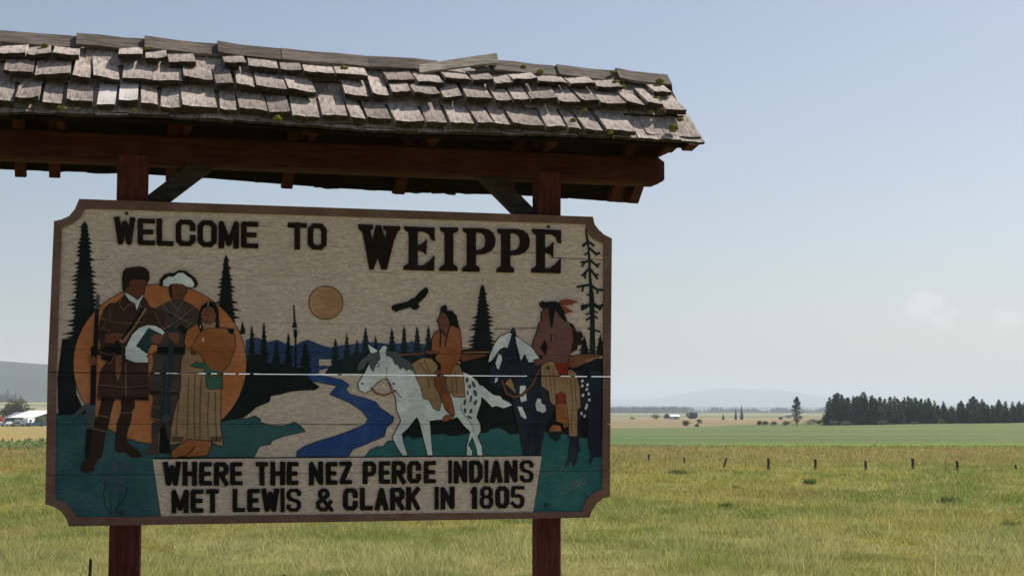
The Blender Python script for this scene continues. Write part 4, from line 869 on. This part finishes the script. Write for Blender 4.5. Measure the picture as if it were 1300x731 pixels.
# the grove right: outline of tree tops read along the wood
tops = [(1052, 503), (1058, 500), (1064, 498), (1071, 500), (1077, 497), (1083, 498), (1089, 502), (1095, 497), (1099, 500), (1105, 501), (1113, 504), (1120, 503), (1126, 505), (1131, 503), (1136, 502), (1142, 505), (1147, 503), (1153, 505), (1156, 502), (1164, 503), (1169, 505), (1176, 506), (1181, 504),
        (1186, 507), (1191, 506), (1198, 508), (1206, 514), (1211, 515), (1218, 507), (1224, 510), (1230, 505), (1237, 502), (1243, 509), (1249, 505), (1255, 512), (1261, 513), (1267, 506), (1272, 512), (1277, 508), (1283, 514), (1288, 508), (1293, 508), (1299, 510), (1306, 509), (1313, 511), (1321, 508), (1330, 511), (1340, 509), (1352, 512)]
for row in range(3):
    for i, (px, py) in enumerate(tops):
        if row and rnd.random() < .12: continue
        Y = 508 + row * 16 + rnd.uniform(-5, 5); jx = rnd.uniform(-3, 3) if row else rnd.uniform(-1, 1)
        x, y, z = at(px + jx, Y)
        topz = CAMZ + (521 - py - (rnd.uniform(0, 6) if row != 1 else 0) + (0 if row == 1 else -2)) / FPX * Y
        left = px < 1213
        conifer(x, y, max(4, topz - z), rnd.randrange(6), 'dark conifer packed in the dense %s grove beyond the green field' % ('left and larger' if left else 'right and thinner'),
                'conifers of the larger grove' if left else 'conifers of the thinner grove', wide=rnd.uniform(1.3, 1.95))
x, y, z = at(1011.5, 520)
lp = empty('pine_tree', (x, y, z), label='lone ragged pine standing apart left of the grove', cat='tree')
link(bpy.data.objects.new('trunk', trunk_mesh('trunk', 8.6, .22)), lp)
rs = random.Random(3); pts = []
for (cx_, cz_, rx_, rz_) in ((0, 1.6, 1.5, .9), (.6, 2.5, 1.6, .8), (-.5, 3.3, 1.5, .7), (.3, 4.2, 1.3, .7), (-.7, 4.9, 1.3, .6), (.3, 5.6, 1.1, .6), (-.8, 6.1, .9, .5), (.1, 6.6, 1.0, .6), (.4, 7.3, .8, .5), (-.3, 7.9, .8, .5), (.1, 8.5, .6, .5), (.0, 9.0, .4, .4)):
    for q in range(90): a, b_, c_ = rs.gauss(0, .5), rs.gauss(0, .5), rs.gauss(0, .5); pts.append((cx_ + a * rx_, b_ * rx_, cz_ + c_ * rz_))
link(bpy.data.objects.new('crown', to_mesh('crown', leaf_cloud(pts, .42, 4), 'conifer')), lp)
for (px, top, base_, lb) in ((934, 518, 532, 'left and shorter of the two slim conifers far out on the plain'), (941.5, 514, 532, 'right and taller of the two slim conifers far out on the plain'), (918, 525, 532, 'small rounded conifer left of the two slim ones far out')):
    Y = 940; x, y, z = at(px, Y); conifer(x, y, CAMZ + (521 - top) / FPX * Y - z, 0, lb, name='conifer_tree', wide=.8 if px > 930 else 1.6)
def blob_mesh(w, h, seed, mat, n=420, size=.3, name='foliage'):
    rs = random.Random(seed); pts = []; cs = [(rs.uniform(-.5, .5) * w * .75, rs.uniform(-.4, .4) * w * .5, rs.uniform(.25, .7) * h, rs.uniform(.22, .36)) for _ in range(7)] + [(0, 0, h * .45, .42)]
    for q in range(n):
        c_ = rs.choice(cs); v = Vector((rs.gauss(0, 1), rs.gauss(0, 1), rs.gauss(0, 1))).normalized() * rs.uniform(.6, 1.05)
        pts.append((c_[0] + v.x * c_[3] * w, c_[1] + v.y * c_[3] * w, max(.05, c_[2] + v.z * c_[3] * h)))
    return to_mesh(name, leaf_cloud(pts, size, seed, 0), mat)
def bush(px, Y, wpx, hpx, mat, label, seed, name='bush', cat='bush', n=420, size=None):
    x, y, z = at(px, Y); w = wpx * Y / FPX; h = hpx * Y / FPX
    root = empty(name, (x, y, z), label=label, cat=cat); size = size or max(.25, h * .14)
    link(bpy.data.objects.new('foliage' if name == 'bush' else 'crown', blob_mesh(w, h, seed, mat, n, size)), root)
    link(bpy.data.objects.new('stem' if name == 'bush' else 'trunk', trunk_mesh('stem', h * .6, h * .03)), root)
bl = [(869.5, 520, 10, 8.5, 'bushleaf', 'round dark bush standing alone on the tan field edge, largest there'), (888, 620, 7, 6, 'bushleaf', 'small bush behind and right of the round lone bush'), (884, 500, 5, 4, 'bushleaf', 'tiny bush in front of the small one by the round bush'),
      (963, 530, 7, 7, 'bushleaf', 'first bush left of the lone pine in a row of four'), (971.5, 525, 7, 6, 'bushleaf', 'second bush in the row of four left of the lone pine'), (983, 520, 8, 6, 'bushleaf', 'third bush in the row of four left of the lone pine'),
      (997.5, 520, 9, 7, 'bushleaf', 'bush just left of the lone pine'), (1029, 522, 15, 8, 'bushpale', 'wide pale scrubby bush right of the lone pine'), (1045, 515, 17, 10, 'conifer', 'low very dark bush at the left foot of the grove'),
      (1058, 498, 11, 7, 'bushpale', 'pale bush at the left corner of the grove'), (1075, 497, 17, 7, 'bushpale', 'wide pale bush in front of the grove left part'), (1119, 497, 11, 7, 'bushpale', 'pale bush in front of the grove middle'), (1161, 498, 8, 4, 'bushpale', 'small low pale bush in front of the grove'),
      (1195, 497, 8, 7, 'bushpale', 'pale bush near the gap between the two groves'), (54, 485, 14, 14, 'bushleaf', 'dark bush at the right end of the blue shed'), (832, 980, 12, 7, 'bushleaf', 'far clump of trees left of the white farm building'),
      (846, 985, 6, 8, 'bushleaf', 'far tree against the left end of the white farm building'), (803, 960, 6, 3, 'bushleaf', 'far low bush nearest the sign edge'), (991, 900, 6, 5, 'bushleaf', 'far bush beside the tiny white building')]
for i, (px, Y, w, h, mt, lb) in enumerate(bl): bush(px, Y, w, h, mt, lb, 50 + i)
x0_, _, _ = at(878, 960)
bush(878, 960, 15, 10.5, 'conifer', 'far block of dark trees right of the white farm building', 90, 'tree_clump', 'trees', 900, .7)
# left side: trees behind the shed
bush(27, 560, 31, 34, 'decid', 'broad grey green tree behind the blue shed', 120, 'broadleaf_tree', 'tree', 1500, .75)
bush(9, 590, 22, 26, 'decid', 'smaller grey green tree behind the left end of the blue shed', 121, 'broadleaf_tree', 'tree', 700, .7)
for px, top, hp in ((-14, 499, 13), (-5, 500, 12), (1, 501, 11), (5, 497, 12), (9, 497, 15), (14, 503, 11), (19, 500, 12), (26, 504, 10)):
    Y = 2300; x, y, z = at(px, Y); conifer(x, y, hp / FPX * Y, int(px + 20), 'dark conifer on the rise behind the blue shed', 'conifers on the rise at the left', wide=1.4)
# weeds (tall green plants by the left fence)
rs = random.Random(11); pts = []
for q in range(1500):
    px = rs.uniform(-30, 62); Y = rs.uniform(200, 222); x, y, z = at(px, Y); hh = (1.0 + .6 * noise.noise((px * .12, 0, 5))) * (.55 + .45 * min(1, max(0, (px + 10) / 50))); pts.append((x, y, z + rs.uniform(0, 1) ** .7 * max(.3, hh)))
M['weed'] = leaf_mat('tall_green_weeds', lambda t: mix_n(t, mapr(t, noise_n(t, mapping(t, (1, 1, 1)), .5, 3), .4, .6), (.12, .20, .06), (.25, .28, .12)), trans=.35)
o = bpy.data.objects.new('weeds', to_mesh('weeds', leaf_cloud(pts, .35, 9, -.4), 'weed')); C.objects.link(o); tag(o, 'band of tall green weeds by the short fence left of the sign', 'weeds', kind='stuff')
# green tussocks in the meadow
M['tuft'] = leaf_mat('tussock_blades', lambda t: mix_n(t, mapr(t, noise_n(t, mapping(t, (1, 1, 1)), 1.5, 3), .35, .65), (.05, .10, .02), (.12, .19, .04)), trans=.35)
for px, py, w, h, lb in ((1027, 615, 13, 8, 'dark green tussock alone in the meadow below the fence'), (934, 624, 5, 8, 'narrow dark weed in the meadow left of the tussock'), (920, 645, 14, 7, 'low dark tuft in the meadow beside the sign'), (1203, 640, 30, 11, 'wide patch of tall green weeds in the right meadow'), (1280, 670, 24, 9, 'green tuft low at the right edge of the meadow'), (860, 602, 28, 5, 'low green patch of grass under the fence near the sign')):
    Y = CAMZ * FPX / (py - 521); x, y, z = at(px, Y); rs = random.Random(px); vs, f = [], []; W_ = w * Y / FPX / 2; Hh = h * Y / FPX + .25
    for q in range(int(240 + w * 14)):
        a = rs.uniform(0, 6.283); rr = W_ * math.sqrt(rs.random()); bx, by = rr * math.cos(a), rr * math.sin(a) * .8; hh = Hh * rs.uniform(.4, 1) * (1 - .5 * rr / W_); wd = rs.uniform(.012, .03); n = len(vs)
        ca = rs.uniform(0, 3.14); dx, dy = math.cos(ca) * wd, math.sin(ca) * wd; ox, oy = math.cos(a) * hh * rs.uniform(.1, .6), math.sin(a) * hh * rs.uniform(.1, .6)
        vs += [(bx - dx, by - dy, -.02), (bx + dx, by + dy, -.02), (bx + ox * .4 + dx * .7, by + oy * .4 + dy * .7, hh * .6), (bx + ox, by + oy, hh)]; f += [(n, n + 1, n + 2), (n, n + 2, n + 3)]
    me = bpy.data.meshes.new('tussock'); me.from_pydata(vs, [], f); me.materials.append(M['tuft']); o = bpy.data.objects.new('tussock', me); C.objects.link(o); o.location = (x, y, z); tag(o, lb, 'tussock')

# ---- shed, farm buildings
M['blue_wall'] = plain('blue_sheet_wall', (.03, .05, .12), .6, .15, 2); M['white_roof'] = plain('white_sheet_roof', (.80, .77, .75), .45, .05, 1); M['slate_roof'] = plain('lilac_grey_roof', (.22, .22, .30), .6, .1, 1)
M['white_wall'] = plain('white_wall', (.75, .75, .73), .6, .05, 1); M['dark_glass'] = plain('dark_glass', (.02, .025, .03), .2, .1, 1); M['tyre'] = plain('tyre', (.02, .02, .02), .9, .1, 3); M['grey_roof'] = plain('grey_roof', (.3, .3, .32), .6, .1, 1)
M['car_white'] = plain('white_car_paint', (.75, .75, .76), .3, .03, 1); M['car_silver'] = plain('silver_car_paint', (.4, .42, .45), .3, .05, 1, .4); M['car_red'] = plain('faded_red_paint', (.45, .10, .04), .5, .1, 1); M['car_teal'] = plain('teal_car_paint', (.10, .25, .27), .35, .05, 1)
def barn(name, px, Y, rot, ln, half, hw, hr, wall, rf, label, windows=3):
    x, y, z = at(px, Y); root = empty(name, (x, y, z - .1), rot, label=label, cat='building')
    vs = [(0, 0, 0), (ln, 0, 0), (ln, 2 * half, 0), (0, 2 * half, 0), (0, 0, hw), (ln, 0, hw), (ln, 2 * half, hw), (0, 2 * half, hw), (0, half, hr - .05), (ln, half, hr - .05)]
    mesh_obj('wall', vs, [(0, 1, 5, 4), (1, 2, 6, 9, 5), (2, 3, 7, 6), (3, 0, 4, 8, 7)], M[wall], root)
    ov = .35; e = (hr - hw) / half * ov; vs = []
    for xx in (-ov, ln + ov):
        vs += [(xx, -ov, hw - e), (xx, half, hr), (xx, 2 * half + ov, hw - e), (xx, 2 * half + ov, hw - e + .16), (xx, half, hr + .16), (xx, -ov, hw - e + .16)]
    fs = [(i, i + 6, (i + 1) % 6 + 6, (i + 1) % 6) for i in range(6)] + [(0, 1, 4, 5), (1, 2, 3, 4), (11, 10, 7, 6), (10, 9, 8, 7)]
    mesh_obj('roof', vs, fs, M[rf], root)
    for i in range(windows):
        xx = ln * (i + .7) / (windows + .4); f = mesh_obj('window', box_v(xx, xx + .9, -.06, .02, hw * .4, hw * .75), BOXF, M['white_wall'], root); mesh_obj('pane', box_v(xx + .08, xx + .82, -.08, -.061, hw * .4 + .08, hw * .75 - .08), BOXF, M['dark_glass'], f)
    mesh_obj('door', box_v(ln * .45, ln * .45 + 1.1, -.05, .02, 0.05, min(2.1, hw * .85)), BOXF, M['dark_glass'], root)
    return root
barn('metal_shed', 12.5, 505, R(-33), 11.6, 8.2, 2.7, 4.9, 'blue_wall', 'white_roof', 'long blue metal shed with a white roof left of the sign')
barn('small_shed', 6.5, 520, R(-33), 5, 4.5, 2.5, 4.3, 'blue_wall', 'slate_roof', 'small shed with lilac grey roof behind the blue shed', 1)
barn('farm_building', 852, 985, R(8), 5.5, 3, 1.9, 2.9, 'white_wall', 'white_roof', 'white farm building far out on the plain', 2)
barn('farm_building', 996, 1150, R(-10), 5, 2, 2.3, 3.2, 'white_wall', 'grey_roof', 'tiny white building far out, left of the lone pine', 1)
def vehicle(name, px, Y, rot, kind, mat, label, cat):
    x, y, z = at(px, Y); root = empty(name, (x, y, z), rot, label=label, cat=cat)
    prof = {'van': [(0, .35), (4.9, .35), (4.9, 1.0), (4.3, 1.2), (3.9, 2.0), (.1, 2.05), (0, 1.9)], 'car': [(0, .35), (4.4, .35), (4.4, .8), (3.4, .92), (2.8, 1.42), (1.2, 1.45), (.4, .95), (0, .9)],
            'pickup': [(0, .45), (5.2, .45), (5.2, 1.05), (4.1, 1.15), (3.6, 1.75), (2.3, 1.8), (2.1, 1.15), (0, 1.15)], 'camper': [(0, .4), (5.8, .4), (6, 1.1), (5.8, 2.1), (5.2, 2.6), (.6, 2.65), (.1, 2.2), (0, 1.2)]}[kind]
    n = len(prof); W = .9; vs = [(a - 2.3, -W * (1 if b_ < 1.2 else .86), b_) for a, b_ in prof] + [(a - 2.3, W * (1 if b_ < 1.2 else .86), b_) for a, b_ in prof]
    mesh_obj('body', vs, [tuple(range(n)), tuple(range(n, 2 * n))[::-1]] + [(i, n + i, n + (i + 1) % n, (i + 1) % n) for i in range(n)], M[mat], root)
    for sy in (-1, 1):
        for wx in (.9, prof[1][0] - .9):
            bmx = bmesh.new(); bmesh.ops.create_cone(bmx, cap_ends=True, segments=12, radius1=.34, radius2=.34, depth=.22); bmx.transform(Matrix.Translation((wx - 2.3, sy * .84, .34)) @ Matrix.Rotation(R(90), 4, 'X')); bm_obj('wheel', bmx, M['tyre'], root)
        zz = {'van': (1.3, 1.8, 2.4, 3.7), 'car': (1.0, 1.35, 1.2, 2.8), 'pickup': (1.25, 1.65, 2.5, 3.5), 'camper': (1.4, 2.0, 1.5, 3.0)}[kind]
        mesh_obj('window', box_v(zz[2] - 2.3, zz[3] - 2.3, sy * .86 - .03, sy * .86 + .03, zz[0], zz[1]), BOXF, M['dark_glass'], root)
vehicle('parked_car', -1, 484, R(10), 'car', 'car_white', 'white car at the left edge of the row by the shed', 'car'); vehicle('parked_pickup', 9, 486, R(80), 'pickup', 'car_teal', 'teal pickup seen end on before the blue shed', 'pickup')
vehicle('parked_car', 15, 482, R(75), 'car', 'car_white', 'white car parked end on, third from the left edge', 'car'); vehicle('parked_car', 24, 480, R(10), 'car', 'car_silver', 'silver car parked side on before the shed', 'car')
vehicle('parked_van', 29, 490, R(-5), 'van', 'car_white', 'white van parked close to the shed wall', 'van'); vehicle('camper_trailer', 36, 484, R(85), 'camper', 'car_white', 'rounded white camper seen end on before the shed', 'camper')
vehicle('parked_pickup', 44, 482, R(20), 'pickup', 'car_teal', 'teal pickup near the right end of the shed', 'pickup'); vehicle('red_truck', -2, 530, R(60), 'camper', 'car_red', 'faded red truck behind the row at the left edge', 'truck')

# ---- far woods, hills
def far_wood(name, x0p, x1p, Y, hp0, hp1, n, label, seed):
    rs = random.Random(seed); vs, f = [], []
    for i in range(n):
        px = rs.uniform(x0p, x1p); yy = Y * rs.uniform(.97, 1.05); x, y, z = at(px, yy); h = yy / FPX * (hp0 + (hp1 - hp0) * (.5 + .9 * noise.noise((px * .05, seed, 0))) + rs.uniform(-1.3, 1.0)); h = max(2, h); r_ = h * rs.uniform(.16, .3); nb = len(vs); k_ = 5
        z -= 1
        for q in range(k_): a = 6.283 * q / k_ + rs.random(); vs.append((x + r_ * math.cos(a), y + r_ * math.sin(a), z))
        for q in range(k_): a = 6.283 * q / k_ + rs.random(); vs.append((x + r_ * .8 * math.cos(a), y + r_ * .8 * math.sin(a), z + h * .45))
        vs.append((x, y, z + h + 1)); top = len(vs) - 1
        for q in range(k_): f += [(nb + q, nb + (q + 1) % k_, nb + k_ + (q + 1) % k_, nb + k_ + q), (nb + k_ + q, nb + k_ + (q + 1) % k_, top)]
    o = mesh_obj(name, vs, f, M['conifer']); tag(o, label, 'wood', kind='stuff')
far_wood('far_wood', 700, 872, 3600, 6, 9, 900, 'hazy line of far woods at the left of the plain', 1)
far_wood('far_wood', 860, 1500, 4300, 3, 8, 1700, 'hazy line of far woods across the plain', 2)
far_wood('far_wood', -700, 100, 3300, 3, 6, 900, 'hazy far woods under the blue hill on the left', 3)
def hill(name, Y0, Y1, prof, seed, amp, mat):
    """prof: (px, py skyline) at distance Y1"""
    xs = np.linspace(prof[0][0], prof[-1][0], 160); vs = []; rows = 22; xp = [p[0] for p in prof]; yp = [p[1] for p in prof]
    for j in range(rows):
        f = j / (rows - 1); Y = Y0 + (Y1 - Y0) * min(1, f * 1.25) + (Y1 - Y0) * max(0, f - .8) * 2
        prf = math.sin(min(1, f * 1.25) * math.pi / 2) ** 1.3 if f <= .8 else 1 - (f - .8) * 4.5
        for px in xs:
            H = CAMZ + (521 - np.interp(px, xp, yp)) / FPX * Y1; x = (px - 650) / FPX * Y
            nz_ = noise.fractal(Vector((x / Y1 * 9, Y / Y1 * 9, seed)), .9, 2.1, 5) * amp * (Y1 / FPX)
            vs.append((x, Y, -3 + (H + 3) * prf + nz_ * min(1, f * 3) * (1 if f < .75 else .6)))
    n = len(xs); fs = [(j * n + i, j * n + i + 1, (j + 1) * n + i + 1, (j + 1) * n + i) for j in range(rows - 1) for i in range(n - 1)]
    o = mesh_obj(name, vs, fs, mat, smooth=True); o['kind'] = 'structure'
M['forest'] = plain('forested_slope', (.022, .034, .026), .95, .35, .004)
hill('hills', 2650, 3500, [(-900, 500), (-500, 474), (-200, 458), (0, 460), (30, 462), (62, 464), (200, 470), (400, 490), (600, 508), (760, 518)], 1, 1.6, M['forest'])
hill('hills', 7000, 9000, [(500, 521), (700, 515), (800, 514.5), (900, 515.5), (1000, 516.5), (1100, 516), (1300, 515), (1600, 512), (2000, 505)], 2, .7, M['forest'])
hill('mountains', 14000, 17000, [(500, 512), (700, 507), (780, 506.5), (820, 507), (850, 502), (880, 497), (905, 493.5), (925, 492.5), (945, 494), (970, 493), (1000, 496), (1040, 502), (1090, 507), (1200, 512), (1500, 514), (1900, 510)], 3, 1.0, M['forest'])

# ---- air
hm = bpy.data.materials.new('haze_air'); hm.use_nodes = True; t = hm.node_tree; t.nodes.clear(); ho = N(t, 'OutputMaterial'); pv = N(t, 'VolumePrincipled')
pv.inputs['Color'].default_value = (.78, .87, .98, 1); pv.inputs['Density'].default_value = .00012; pv.inputs['Anisotropy'].default_value = .0
t.links.new(pv.outputs[0], ho.inputs['Volume'])
hz = mesh_obj('haze', box_v(-9800, 9800, -450, 20100, -12, 330), BOXF, hm); hz['kind'] = 'stuff'
tag(hz, 'pale summer haze lying over the whole plain', 'haze')
print('objects', len(bpy.data.objects))
